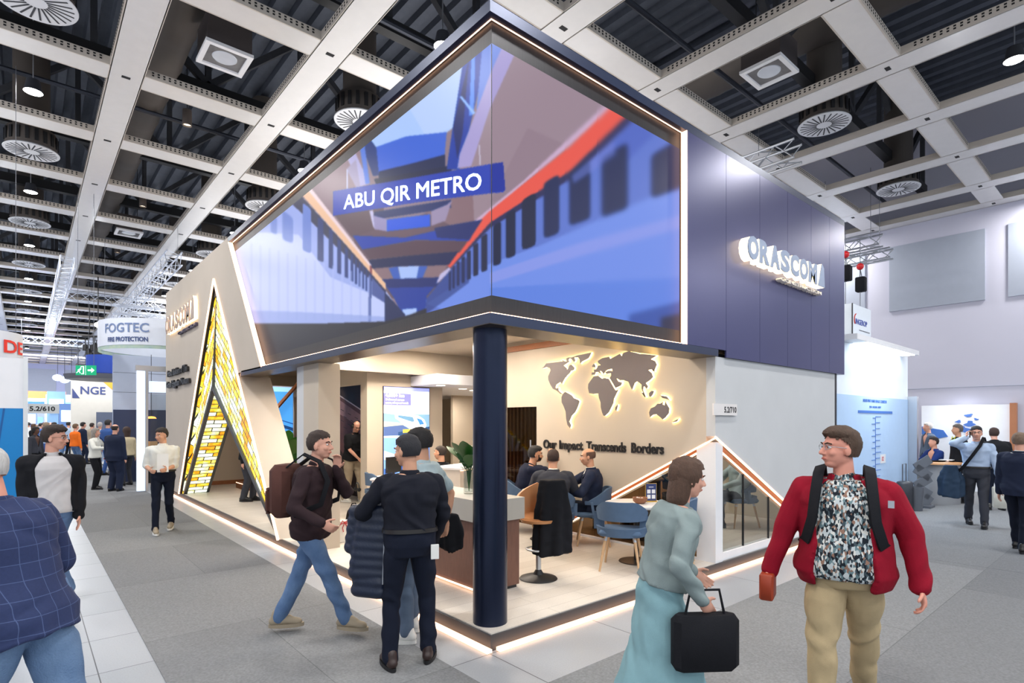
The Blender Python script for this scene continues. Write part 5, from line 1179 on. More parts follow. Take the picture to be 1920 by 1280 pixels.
# people further off (one call each, poses and clothes differ)
far = [
 (gp(215, 15.0), 4, 'bald man in a dark suit seen from behind on the left walkway', 1.80, dict(top='blazer', topc=C_suit, trousers=C_suit, tw=1.45, shoe=S_black, hair='bald', hairc=(44, 34, 30), girth=1.12, hem=-.16)),
 (gp(178, 15.4), 80, 'grey haired woman in a white jacket and black trousers with a red trimmed bag', 1.68, dict(top='jacket', topc=C_white, inner=C_white, trousers=C_black, tw=1.2, shoe=S_black, hair='bob', hairc=(150, 142, 134), girth=.95, hands=((-.2, .36, 1.22), (.2, .38, 1.2)))),
 (gp(238, 16.4), -60, 'woman with dark curly hair standing behind the bald man in the dark suit', 1.70, dict(top='shirt', topc=cloth('cream', (206, 192, 160)), trousers=C_grey, shoe=S_black, hair='curly', hairc=(62, 44, 38), girth=.95)),
 (gp(247, 20.5), 40, 'white haired man in a navy jumper and jeans beside the glass cabinet', 1.78, dict(top='shirt', topc=C_navy, trousers=C_jean, shoe=S_white, hair='short', hairc=(214, 206, 204))),
 (gp(202, 19.5), 10, 'tall man in a mid blue suit with his back to the camera', 1.93, dict(top='blazer', topc=C_blue, trousers=C_blue, shoe=S_black, hair='short', hairc=(40, 36, 36))),
 (gp(141, 21.5), 20, 'man in a bright orange shirt and jeans on the left walkway', 1.78, dict(top='shirt', topc=C_orange, trousers=C_jean, shoe=S_black, hair='short', hairc=(110, 84, 60))),
 (gp(155, 24.5), 30, 'man in a navy suit just right of the orange shirt', 1.84, dict(top='blazer', topc=C_suit, trousers=C_suit, shoe=S_black, hair='short', hairc=(34, 30, 30))),
 (gp(172, 26), 10, 'man in a beige jacket behind the grey haired woman', 1.80, dict(top='blazer', topc=C_beige, trousers=C_beige, shoe=S_brown, hair='short', hairc=(50, 40, 36))),
 (gp(187, 24), -10, 'person in pale grey clothes left of the tall blue suit', 1.84, dict(top='shirt', topc=C_tee, trousers=C_lb, shoe=S_white, hair='short', hairc=(196, 190, 186))),
 (gp(66, 17.6), 90, 'woman with long black hair in a charcoal blazer at the edge of the blue booth', 1.70, dict(sk='dark', top='blazer', topc=C_grey, trousers=C_black, shoe=S_black, hair='long', hairc=(24, 20, 20), girth=.92)),
 (gp(86, 20), 15, 'man in a light blue shirt and blue trousers behind the man with glasses', 1.84, dict(top='tucked', topc=C_lb, trousers=C_blue, shoe=S_black, hair='short', hairc=(150, 130, 110))),
 ((.83, 9.46, FZ), 95, 'person in charcoal trousers half hidden behind the A arch leg', 1.75, dict(top='shirt', topc=C_black, trousers=C_grey, tw=1.25, shoe=S_black, hair='short', hairc=(60, 50, 44))),
 (gp(1797, 12.9), -75, 'man in black with a yellow lanyard standing at the counter table at right', 1.80, dict(sk='tan', top='shirt', topc=C_black, trousers=C_black, shoe=S_black, hair='short', hairc=(96, 88, 84))),
 (gp(1741, 15.2), -80, 'grey haired man in a slate suit in front of the blue and white wall', 1.84, dict(top='blazer', topc=cloth('slate', (92, 106, 126)), trousers=C_grey, shoe=S_black, hair='short', hairc=(196, 192, 190))),
 (gp(1868, 11.8), 30, 'man in a black jacket bending behind the man on the phone', 1.76, dict(top='jacket', topc=C_black, inner=C_black, trousers=C_navytr, shoe=S_black, hair='short', hairc=(60, 40, 34), lean=18, girth=1.2)),
]
random.seed(11)
cr = ['white', 'black', 'grey', 'blue', 'green', 'brown', 'navy', 'pink', 'tan', 'pale blue', 'beige', 'charcoal', 'teal', 'dark red']
cc = [(230, 230, 226), (26, 26, 30), (120, 122, 126), (60, 92, 150), (130, 170, 70), (96, 66, 50), (30, 38, 64), (206, 150, 156), (176, 150, 116), (170, 190, 214), (200, 190, 166), (60, 62, 68), (60, 130, 136), (120, 40, 44)]
for k, (px, d) in enumerate(((54, 33), (62, 27), (70, 38), (76, 30), (95, 34), (101, 27.5), (108, 42), (115, 31), (121, 37), (128, 29), (131, 44), (82, 45), (148, 38), (162, 34))):
    far.append((gp(px, d), random.choice([0, 180, 90, -90, 30]), 'distant visitor in a %s top far down the left walkway' % cr[k], random.uniform(1.66, 1.86), dict(sk=random.choice(['pale', 'tan', 'pink', 'brown']), top='shirt', topc=cloth('crowd_%d' % k, cc[k]), trousers=random.choice([C_navytr, C_black, C_jean, C_grey]), shoe=S_black, hair=random.choice(['short', 'short', 'bald', 'bob']), hairc=random.choice([(40, 30, 26), (90, 66, 50), (170, 160, 150)]))))
for l, a, lab, h, kw in far:
    if 'distant visitor' in lab: kw['group'] = 'distant visitors down the left walkway'
    kw.setdefault('feet', ((-.12, random.uniform(-.08, .1), 0), (.12, random.uniform(-.08, .1), 0)))
    p, i = person(l, YAW(a), lab, h, kw.pop('sk', 'pale'), 2, **kw)
    if 'red trimmed' in lab:
        q = MB(); q.rbox((-.34, .12, .82), (-.22, .42, 1.02), .01); o = q.build('shoulder_bag', cloth('cream2', (206, 198, 180)), p, local=True); MB().box((-.345, .11, .80), (-.215, .43, .83)).build('bag_trim', mat('bag_red', (200, 20, 36), .5), o, local=True)
        strap(p, i, [(-.26, .2, 1.02), (-.20, .08, 1.35), (-.12, 0, 1.47), (-.2, -.08, 1.3)], .02, C_black, 'bag_strap', .006)
    if 'lanyard' in lab: MB().tube([(-.07, .09, 1.5), (0, .15, 1.3), (.07, .09, 1.5)], .01, 6).build('lanyard', mat('lanyard_yellow', (200, 210, 40), .6), p, local=True)
seated = [
 (gp(1752, 13.2), -90, 'man in a bright navy suit seated at the round ended counter at right', 1.80, dict(top='blazer', topc=cloth('royal_navy', (30, 54, 116)), trousers=C_suit, shoe=S_black, hair='short', hairc=(46, 36, 34), pelvis=(0, 0, .66), feet=((-.14, .42, .1), (.14, .42, .1)))),
 (gp(828, 9.4, FZ), -70, 'seated man in a dark suit half hidden behind the bearded man in the pale tee', 1.78, dict(sk='tan', top='blazer', topc=C_black, trousers=C_black, shoe=S_black, hair='crop', hairc=(50, 40, 36))),
 (gp(1386, 9.3, FZ), -100, 'person in a pale teal shirt sitting behind the triangular window', 1.76, dict(sk='tan', top='shirt', topc=C_gtee, trousers=C_grey, shoe=S_black, hair='short', hairc=(40, 32, 30), pelvis=(0, 0, .52))),
]
for l, a, lab, h, kw in seated: person(l, YAW(a), lab, h, kw.pop("sk", "pale"), 2 if l[2] == 0 else 1, **seat_pose(**kw))
# ================================================================ furniture inside the booth
FZ = .136
M_ch = cloth('chair_blue_grey', (84, 106, 134)); M_oak = mat('oak_leg', (206, 168, 128), .5, var=.12, vscale=14); M_tan = mat('tan_leather', (190, 132, 84), .45, var=.08)
M_tt = mat('table_top_stone', (206, 204, 204), .35, var=.05, vscale=20); M_wd = mat('counter_wood', (116, 78, 62), .5, var=.2, vscale=8, stretch=(10, 10, 1))
def armchair(loc, yaw, label, group='blue grey armchairs in the booth'):
    e = empty('armchair', (0, 0, 0), label, 'chair', group)
    b = MB(); b.rbox((-.24, -.22, .40), (.24, .24, .47), .03); b.build('seat', M_ch, e, 50)
    # back and arms: one curved band with an opening under it
    def band(z0, z1, a0, a1, name, slope=True):
        vs = []; n = 26
        for k in range(n+1):
            a = a0+(a1-a0)*k/n; q = abs(a-1.5*PI)/(PI*.62) if slope else 0; zt = z1-(z1-.60)*max(0, q-.35)*1.5 if slope else z1
            zt = max(zt, z0+.05)
            for r, z in ((.285, z0), (.30, zt), (.262, zt), (.245, z0)): vs.append((r*math.cos(a)*1.0, r*.95*math.sin(a)+.02, z))
        fs = [(0, 1, 2, 3), tuple(4*n+i for i in (3, 2, 1, 0))]
        for k in range(n):
            for j in range(4): fs.append((4*k+j, 4*k+(j+1) % 4, 4*k+4+(j+1) % 4, 4*k+4+j))
        b = MB(); b.add(vs, fs); return b.build(name, M_ch, e, 50)
    band(.58, .80, 1.5*PI-PI*.62, 1.5*PI+PI*.62, 'backrest')
    band(.40, .50, 1.5*PI-PI*.5, 1.5*PI+PI*.5, 'seat_rim', False)
    for sg in (-1, 1):
        b = MB(); b.bar((sg*.262, .0, .45), (sg*.268, .03, .62), .035, .12); b.build('arm_support', M_ch, e)
    for sx in (-1, 1):
        for sy in (-1, 1):
            b = MB(); b.tube([(sx*.16, sy*.15, .405), (sx*.225, sy*.225, 0)], [.019, .012], 10); lg_ = b.build('leg', M_oak, e, True)
            b = MB(); b.tube([(sx*.157, sy*.147, .41), (sx*.168, sy*.160, .345)], .0205, 10); b.build('leg_bracket', M_alu, lg_, True)
    e.location = loc; e.rotation_euler = (0, 0, R(yaw)); return e
def face(dx, dy): return math.degrees(math.atan2(-dx, dy))
armchair((2.48, .64, FZ), face(.85, .52), 'blue grey armchair with oak legs seen from behind in front of the round table')
armchair((3.14, .36, FZ), face(-.5, .8), 'blue grey armchair right of the round table against the glass')
armchair((gp(1112, 7.95)[0], gp(1112, 7.95)[1], FZ), YAW(-84), 'blue grey armchair under the bald man in the navy suit')
armchair((gp(1037, 7.6)[0], gp(1037, 7.6)[1], FZ), YAW(6), 'blue grey armchair under the man in charcoal seen from behind')
armchair((gp(975, 8.9)[0], gp(975, 8.9)[1], FZ), YAW(88), 'blue grey armchair under the bearded man in the polo')
armchair((gp(712, 10.2)[0], gp(712, 10.2)[1], FZ), YAW(60), 'grey armchair beside the white table in front of the tall display')
armchair((5.6, 1.9, FZ), 200, 'armchair with oak legs behind the triangular window, right side')
armchair((gp(828, 9.4)[0], gp(828, 9.4)[1], FZ), YAW(-70), 'blue grey armchair under the half hidden man in the dark suit')
armchair((gp(1386, 9.3)[0], gp(1386, 9.3)[1], FZ), YAW(-100), 'armchair under the person in pale teal behind the window')
def table(loc, r, label, h=.72):
    e = empty('round_table', loc, label, 'table'); x, y, z = loc
    b = MB(); b.lathe([(0, z+h-.035), (r-.01, z+h-.035), (r, z+h-.02), (r, z+h-.004), (r-.004, z+h), (0, z+h)], (x, y, 0), 40); b.build('tabletop', M_tt, e, 30)
    MB().lathe([(.03, z+.02), (.03, z+h-.036)], (x, y, 0), 16).build('pedestal', M_black, e, True)
    MB().lathe([(0, z+.02), (.05, z+.024), (.21, z+.01), (.215, z+.001)], (x, y, 0), 36).build('base_plate', mat('base_bronze', (70, 62, 56), .4, .6), e, True)
    return e
table((2.88, .73, FZ), .385, 'round pale table with a wooden bowl and a small sign on it')
table((2.95, 2.42, FZ), .33, 'round pale table between the three seated men')
x, y, z = 2.86, .66, FZ+.721
e = empty('wooden_bowl', (x, y, z), 'brown wooden bowl on the round table', 'bowl')
MB().lathe([(0, z), (.05, z), (.085, z+.03), (.09, z+.075), (.078, z+.075), (.07, z+.03), (0, z+.012)], (x, y, 0), 28).build('bowl', mat('bowl_wood', (140, 88, 56), .45, var=.2, vscale=20), e, 50)
b = MB()
for k in range(7): a = k*.9; b.ell((x+.035*math.cos(a), y+.035*math.sin(a), z+.05+.008*(k % 3)), (.018, .013, .012), 8, 6)
b.build('sweets', mat('sweet_wrap', (214, 206, 196), .4), e, True, kind='stuff')
x, y, z = 3.08, .66, FZ+.721
e = empty('table_sign', (x, y, z), 'small navy card with four white squares in a gold frame on the round table', 'sign', rz=R(-34))
MB().rbox((-.07, -.04, 0), (.07, .04, .008), .003).build('foot', mat('gold_metal', (206, 170, 84), .3, .9), e, local=True)
MB().box((-.072, -.008, .008), (.072, .004, .23)).build('frame', mat('gold_metal', (206, 170, 84), .3, .9), e, local=True)
c_ = MB().box((-.066, -.011, .014), (.066, -.0085, .224)).build('card', mat('card_navy', (42, 56, 108), .5), e, local=True)
for sx in (-.052, .008):
    for sz in (.04, .105): MB().box((sx, -.013, sz), (sx+.044, -.0112, sz+.048)).build('card_square', M_white, c_, local=True)
MB().box((-.03, -.013, .18), (.03, -.0112, .188)).build('card_square', M_white, c_, local=True)
# counter
e = empty('reception_counter', (.8, 1.5, FZ), 'counter with a pale top band and wooden front lit along its foot behind the column', 'counter')
MB().box((.56, .83, .85), (1.12, 2.3, 1.07)).build('top_band', mat('counter_greige', (176, 170, 160), .5), e)
MB().box((.62, .87, .17), (1.08, 2.26, .85)).build('wood_front', M_wd, e); MB().box((.64, .89, FZ), (1.06, 2.24, .17)).build('plinth', M_black, e)
MB().box((.605, .89, .150), (.618, 2.26, .165)).build('foot_light', M_led, e)
# bar stool with a coat over it
x, y = 1.45, .97
e = empty('bar_stool', (x, y, FZ), 'tan leather bar stool on a round black base behind the column', 'bar stool')
MB().lathe([(0, FZ+.03), (.03, FZ+.10), (.06, FZ+.05), (.2, FZ+.012), (.21, FZ+.001)], (x, y, 0), 36).build('base', M_black, e, True)
MB().lathe([(.03, FZ+.05), (.03, .75)], (x, y, 0), 16).build('column', M_alu, e, True)
b = MB(); b.tube([(x+.13*math.cos(t*PI/10), y+.13*math.sin(t*PI/10), .46) for t in range(21)], .011, 8); b.build('footrest', M_alu, e, True)
vs = []; n = 24
for k in range(n+1):
    a = -PI*.62+PI*1.24*k/n+R(230)+PI
    lift = .34*(1-abs(k/n-.5)*1.2)
    for r, z_ in ((.02, .75), (.19, .77), (.235, .82), (.25, .82+lift), (.225, .82+lift), (.21, .83), (.17, .80), (.02, .79)): vs.append((x+r*math.cos(a), y+r*math.sin(a), z_))
fs = [];
for k in range(n):
    for j in range(8): fs.append((8*k+j, 8*k+(j+1) % 8, 8*k+8+(j+1) % 8, 8*k+8+j))
fs += [tuple(range(8)), tuple(range(8*n+7, 8*n-1, -1))]
b = MB(); b.add(vs, fs); b.lathe([(0, .74), (.19, .76), (.2, .79), (0, .80)], (x, y, 0), 24); b.build('seat_shell', M_tan, e, 50)
c = Vector((x, y, 0))+RT*.15-FW*.04
me = drape(c, RT, FW, .42, 1.22, .19, .11, .012, 7, 3, 1.0, .75); o = addmesh('draped_coat', me, C_black, None, label='black coat hung over the tan bar stool', cat='coat')
# flower vase on the counter
def leaf(b, p, d, up, L, W_, n=6, fold=.15):
    p = Vector(p); d = Vector(d).normalized(); s = d.cross(Vector(up)).normalized(); u = s.cross(d); vs = []; fs = []
    for i in range(n+1):
        t = i/n; w_ = W_*math.sin(PI*min(1, t*.93+.05))**.8; c = p+d*L*t-Vector((0, 0, 1))*L*.18*t*t
        vs += [c-s*w_+u*w_*fold, c, c+s*w_+u*w_*fold]
    for i in range(n):
        for j in (0, 1): fs.append((3*i+j, 3*i+j+1, 3*i+4+j, 3*i+3+j))
    b.add(vs, fs)
M_leaf = mat('leaf_green', (38, 92, 30), .4, var=.2, vscale=12); M_leaf2 = mat('leaf_eucalyptus', (96, 134, 104), .5, var=.15)
x, y, z = .84, 1.42, 1.071
e = empty('flower_vase', (x, y, z), 'glass vase of large green leaves and eucalyptus on the counter', 'vase of leaves')
MB().lathe([(0, z), (.055, z), (.06, z+.02), (.058, z+.26), (.052, z+.26), (.05, z+.02), (0, z+.012)], (x, y, 0), 24).build('vase', M_glass, e, True)
b = MB(); l1 = MB(); l2 = MB(); random.seed(5)
for k in range(16):
    a = random.uniform(0, 6.28); t = random.uniform(.15, .75); d = Vector((math.cos(a)*t, math.sin(a)*t, 1)).normalized(); L = random.uniform(.28, .48)
    b.tube([(x, y, z+.03), Vector((x, y, z+.2))+d*.05, Vector((x, y, z+.16))+d*L], .004, 5)
    if k < 7: leaf(l1, Vector((x, y, z+.16))+d*L*.6, d+Vector((math.cos(a), math.sin(a), 0))*.3, (0, 0, 1) if abs(d.z) < .9 else (1, 0, 0), .26+.1*(k == 0), .065)
    else:
        for q in range(7):
            c = Vector((x, y, z+.16))+d*L*(.35+.1*q); a2 = random.uniform(0, 6.28); leaf(l2, c, (math.cos(a2), math.sin(a2), .4), (0, 0, 1), .07, .026, 4)
leaf(l1, (x, y, z+.28), tuple(-RT*.16+Vector((0, 0, 1))), tuple(-FW), .34, .10, 10, .1)
b.build('stems', M_leaf, e, True); l1.build('leaves', M_leaf, e, 60, kind='stuff'); l2.build('eucalyptus_leaves', M_leaf2, e, 60, kind='stuff')
# tall plant in the gap
x, y = .78, 7.05
e = empty('potted_plant', (x, y, FZ), 'tall potted plant with broad green leaves behind the aisle post', 'potted plant')
MB().lathe([(0, FZ), (.15, FZ), (.19, FZ+.38), (.17, FZ+.38), (.16, FZ+.33), (0, FZ+.33)], (x, y, 0), 28).build('pot', M_white, e, 50)
b = MB(); l1 = MB()
for k in range(12):
    a = k*2.4; t = .12+.22*(k % 3)/2; d = Vector((math.cos(a)*t, math.sin(a)*t, 1)).normalized(); L = .75+.09*(k % 4)
    p0 = Vector((x, y, FZ+.32)); b.tube([p0, p0+d*L*.6, p0+d*L], .009, 6); leaf(l1, p0+d*L*.92, d+Vector((math.cos(a), math.sin(a), 0))*.35, (-FW.x, -FW.y, .2), .42, .125, 8, .12)
b.build('stems', M_leaf, e, True); l1.build('leaves', M_leaf, e, 60, kind='stuff')
# bags on the floor
x, y = .74, 4.25
e = empty('backpack', (x+.12, y+.05, FZ), 'black backpack standing on the pale planks behind the white gift bag', 'backpack')
b = MB(); rcone(b, (x+.10, y+.04, FZ+.14), (x+.12, y+.06, FZ+.36), .13, .10, 16, side=RT, flat=.7); rcone(b, (x+.02, y-.02, FZ+.12), (x+.04, y, FZ+.22), .09, .07, 12)
me = remesh(b, .012, 3); me.transform(Matrix.Translation(-e.location)); addmesh('bag_body', me, C_black, e); b = MB(); b.tube([(x+.07, y+.05, FZ+.45), (x+.10, y+.06, FZ+.51), (x+.16, y+.07, FZ+.51), (x+.18, y+.07, FZ+.45)], .009, 6); b.build('handle', C_black, e, True)
e = empty('gift_bag', (x-.08, y-.05, FZ), 'white paper gift bag with red ribbon on the booth floor', 'bag')
MB().rbox((x-.18, y-.12, FZ), (x-.02, y-.02, FZ+.30), .005).build('paper_bag', S_white, e)
b = MB(); M_rib = mat('ribbon_red', (176, 26, 36), .5)
for k in range(6): a = k*1.05; b.tube([(x-.10, y-.13, FZ+.28), (x-.10+.07*math.cos(a), y-.135, FZ+.26+.06*math.sin(a)), (x-.10+.09*math.cos(a+.3), y-.13, FZ+.2+.06*math.sin(a))], .006, 5)
b.build('ribbon', M_rib, e, True)
# headphones hung on walls
def hphones(loc, label):
    x, y, z = loc; e = empty('headphones', loc, label, 'headphones', 'headphones hanging on the door jambs')
    b = MB(); b.tube([(x-.03, y+.075*math.cos(t*PI/10), z+.11*math.sin(t*PI/10)) for t in range(11)], .011, 8); b.build('headband', M_black, e, True)
    for sg in (-1, 1): b = MB(); b.lathe([(0, -.015), (.036, -.015), (.04, .0), (.03, .02), (0, .02)], (0, 0, 0), 16, M=Matrix.Translation((x-.03, y+sg*.07, z-.02)) @ Matrix.Rotation(PI/2, 4, 'X')); b.build('ear_cup', M_black, e, True)
    MB().tube([(x+.0, y, z+.10), (x-.05, y, z+.10)], .008, 6).build('hook', M_alu, e)
p = on_x(604, 868, 2.05); hphones((2.05, p.y, p.z), 'black headphones hanging on the left door jamb')
p = on_x(673, 915, 2.05); hphones((2.05, p.y, p.z), 'black headphones hanging on the right door jamb')
# white work table with a monitor
c = gp(738, 10.0, FZ); e = empty('work_table', c, 'small white square table in front of the tall display', 'table', rz=R(-40))
MB().rbox((-.35, -.3, .70), (.35, .3, .735), .01).build('tabletop', M_white, e, local=True)
for sx in (-.3, .3):
    for sy in (-.25, .25): MB().box((sx-.02, sy-.02, 0), (sx+.02, sy+.02, .70)).build('leg', M_white, e, local=True)
e2 = empty('monitor', (c[0], c[1], FZ+.736), 'black monitor standing on the small white square table', 'monitor', rz=R(20))
MB().rbox((-.2, -.012, .08), (.2, .012, .36), .005).build('screen_housing', M_black, e2, local=True); MB().box((-.02, -.01, .006), (.02, .01, .1)).build('stand', M_black, e2, local=True); MB().box((-.1, -.07, 0), (.1, .07, .006)).build('foot', M_black, e2, local=True)
# rear desk with a light strip
c = gp(872, 8.9, FZ); e = empty('rear_desk', c, 'pale rear desk with a glowing light strip under its top, beyond the leaves', 'desk', rz=R(20))
MB().box((-.5, -.25, 0), (.6, .25, 1.0)).build('body', mat('desk_greige', (206, 196, 184), .5), e, local=True); MB().box((-.52, -.29, 1.0), (.62, .29, 1.03)).build('top', M_white, e, local=True); MB().box((-.5, -.27, .985), (.6, -.252, .998)).build('light_strip', M_led, e, local=True)
# things behind the triangle window
e = empty('low_sofa', (4.5, 1.35, FZ), 'dark grey upholstered bench behind the triangular window', 'bench')
MB().rbox((3.80, 1.15, FZ+.02), (4.75, 1.75, FZ+.44), .05).build('seat_block', cloth('bench_grey', (66, 68, 76)), e, 50)
e = empty('meeting_table', (4.7, 2.3, FZ), 'grey edged table with a red top behind the triangular window', 'table')
MB().rbox((3.9, 2.0, .86), (5.9, 2.8, .90), .01).build('tabletop', mat('table_edge_grey', (150, 154, 160), .4), e); MB().box((4.0, 2.1, .9005), (5.2, 2.7, .905)).build('red_mat', mat('red_mat', (196, 30, 40), .5), e)
for xx in (4.1, 5.6): MB().box((xx, 2.3, FZ), (xx+.08, 2.5, .86)).build('leg', M_black, e)
# glazed door with slats behind
MB().box((3.56, 3.2, .14), (3.575, 4.29, 2.095)).build('door_1', M_tint, kind='structure')
dh_ = MB(); dh_.tube([(3.50, 3.32, .75), (3.50, 3.32, 1.55)], .012, 8); dh_.tube([(3.50, 3.32, .85), (3.56, 3.32, .85)], .008, 6); dh_.tube([(3.50, 3.32, 1.45), (3.56, 3.32, 1.45)], .008, 6); dh_.build('door_handle', M_alu, bpy.data.objects['door_1'], True)
e = empty('slatted_screen', (4.2, 4.2, FZ), 'dark slatted wood screen behind the glass door', 'screen')
MB().box((4.24, 3.2, FZ), (4.28, 5.0, 2.5)).build('backing', mat('slat_back', (30, 24, 18), .8), e)
b = MB()
for k in range(17): b.box((4.19, 3.25+.105*k, FZ), (4.24, 3.29+.105*k, 2.5))
b.build('slats', mat('slat_wood', (128, 100, 66), .55, var=.15), e)

# ================================================================ neighbours on the right
M_bw = mat('booth_white', (224, 232, 240), .6); M_pb = mat('infographic_pale_blue', (176, 204, 236), .6); M_bl = mat('infographic_blue', (60, 110, 190), .6)
x0, x1 = on_y(1560, 800, .3).x, on_y(1702, 800, .3).x
e = empty('neighbour_booth', (x0, .3, 0), 'white neighbouring booth with a pale blue route infographic right of the grey wall', 'exhibition booth')
MB().box((x0-.5, .3, 0), (x1, .42, 3.42)).build('wall', M_bw, e); MB().box((x0-.5, .29, .0), (x1-.03, .2995, 2.35)).build('infographic', M_pb, e)
inf = e.children[-1]
MB().box((x1-.02, .12, 0), (x1+.10, .30, 2.42)).build('end_post', M_alu, e)
wx = x1-x0
for t_, z_, s_, bo_ in (("INDIA'S FIRST NAMO BHARAT CORRIDOR", 2.24, .075, .002), ('DELHI - GHAZIABAD - MEERUT', 2.13, .05, .001)):
    vs, fs = text_geo(t_, s_, .002, bo_); ax = [v[0] for v in vs]; k_ = min(1, (wx*.82)/(max(ax)-min(ax))); cxx = x0+wx*.50; b = MB()
    b.add([(cxx+(v[0]-(max(ax)+min(ax))/2)*k_, .287+v[2], z_+v[1]) for v in vs], fs); b.build('title', M_bl, e)
MB().box((x0+wx*.28, .284, 2.02), (x0+wx*.74, .289, 2.07)).build('title_bar', M_bl, e)
rx = x0+wx*.5; b = MB(); b.box((rx-.01, .284, .5), (rx+.01, .289, 1.95))
for k in range(11):
    z_ = 1.92-.12*k; b.box((rx-(.22 if k % 2 else .16), .285, z_), (rx, .289, z_+.012)); b.box((rx, .285, z_+.03), (rx+(.28 if k % 3 else .34), .289, z_+.04))
b.build('route_line', M_bl, e)
MB().box((rx+.30, .284, 1.0), (rx+.62, .289, 1.18)).build('number_card', M_white, e); text('number', '82', (rx+.38, .283, 1.05), (1, 0, 0), .12, mat('red_ink', (200, 60, 60), .5), e, .001, .002)
MB().box((x0+.3, .0, 3.30), (x1-.35, .29, 3.40)).build('canopy', M_white, e); MB().box((x0+.9, .02, 3.285), (x1-.6, .26, 3.299)).build('lamp', glow('neighbour_lamp', (225, 240, 255), 9), e)
area('neighbour_lamp_light', ((x0+x1)/2, .05, 3.27), .9, 55, (.85, .93, 1), (R(-15), 0, 0), .15)
# suitcase and bin at the foot of that wall
e = empty('trolley_case', (10.9, .05, 0), 'dark trolley case with a raised handle standing by the infographic wall', 'suitcase')
MB().rbox((10.75, -.12, .05), (11.1, .12, .62), .04).build('shell', mat('case_dark', (40, 44, 52), .5), e, 50); b = MB(); b.tube([(10.8, 0, .62), (10.8, 0, .98), (11.04, 0, .98), (11.04, 0, .62)], .012, 6); b.build('handle', M_steel, e, True)
b = MB()
for sx in (10.79, 11.05): b.lathe([(0, -.015), (.03, -.015), (.03, .015), (0, .015)], (0, 0, 0), 12, M=Matrix.Translation((sx, -.08, .03)) @ Matrix.Rotation(PI/2, 4, 'X'))
b.build('wheels', M_black, e, True)
e = empty('waste_bin', (11.28, -.05, 0), 'small grey bin with a pale liner beside the aluminium end post', 'bin')
MB().lathe([(0, 0), (.12, 0), (.15, .5), (.13, .5), (.11, .03)], (11.22, -.12, 0.001), 24).build('bin_body', M_steel, e, True)
# meeting booth against the lilac wall
e = empty('meeting_booth', (16.3, 0, 0), 'white meeting booth wall with blue world shapes and a wooden post at far right', 'exhibition booth')
MB().box((16.22, -.93, 0), (16.34, .95, 2.3)).build('back_wall', mat('booth_lit_white', (236, 240, 248), .6), e)
MB().box((16.15, -1.06, 0), (16.34, -.93, 2.33)).build('wood_post', mat('post_wood', (176, 116, 80), .5), e)
def blot(cy, cz, r, s_, name='map_shape'):
    random.seed(s_); P_ = [(cy+r*(1+.5*math.sin(3*a+s_)+.3*random.random())*math.cos(a), cz+r*.6*(1+.4*math.cos(2*a+s_)+.4*random.random())*math.sin(a)) for a in [k*PI/8 for k in range(16)]]
    MB().prism(P_, lambda u, v: (16.205, u, v), lambda u, v: (16.219, u, v)).build(name, mat('map_print_blue', (70, 112, 190), .6), e)
for cy, cz, r, s_ in ((-.10, 2.02, .07, 1), (.12, 1.86, .05, 2), (-.12, 1.80, .09, 3), (.02, 1.66, .10, 4), (-.25, 1.92, .04, 5), (.18, 1.6, .05, 6)): blot(cy, cz, r, s_)
MB().prism([(.94, 1.72), (.45, 1.62), (.35, 1.45), (.6, 1.38), (.94, 1.5)], lambda u, v: (16.205, u, v), lambda u, v: (16.219, u, v)).build('map_shape', M_bl, e)
MB().prism([(-.92, 1.35), (-.55, .95), (-.6, .5), (-.92, .5)], lambda u, v: (16.205, u, v), lambda u, v: (16.219, u, v)).build('map_shape', mat('deep_blue_print', (50, 66, 170), .6), e)
area('meeting_booth_fill', (15.6, 0, 2.9), 1.6, 50, (.95, .97, 1), (0, R(35), 0), .3)  # fill light added to make the white back wall bright
c = gp(1750, 13.0); e = empty('counter_table', c, 'round ended grey counter with an orange wood top in the meeting booth', 'table', rz=R(-50))
MB().lathe([(0, .9), (.62, .9), (.62, .94), (0, .94)], n=32).build('top', mat('orange_wood', (214, 160, 112), .5), e, 40, local=True); MB().lathe([(.5, 0), (.5, .9)], n=32).build('drum', mat('counter_silver', (150, 152, 156), .4, .3), e, True, local=True)
c2 = gp(1755, 12.9, .942); e = empty('brochure_bowl', c2, 'dark tray with white leaflets on the orange wood counter top', 'tray'); MB().lathe([(0, .0), (.16, 0), (.2, .03), (0, .02)], n=20).build('tray', M_black, e, True, local=True); MB().box((.0, -.3, .035), (.26, -.05, .05)).build('leaflet', M_white, e, local=True)
c = gp(1730, 12.2); e = empty('leaflet_stand', c, 'zigzag folding metal leaflet stand beside the counter at right', 'leaflet stand'); b = MB()
z_ = .08; sg = 1
pts = [(0, 0, .05)]
for k in range(5): pts.append((RT.x*.16*sg, RT.y*.16*sg, .05+.2*(k+1))); sg = -sg
for i in range(len(pts)-1): b.bar(pts[i], pts[i+1], .03, .2)
b.box((-.18, -.18, 0), (.18, .18, .05)); b.build('frame', M_steel, e, local=True)
MB().box((11.6, -.1, .001), (16.2, 1.0, .007)).build('carpet', mat('carpet_plum', (84, 72, 84), .95, bump=.3), label='dark plum carpet under the counter at the far right', cat='carpet')
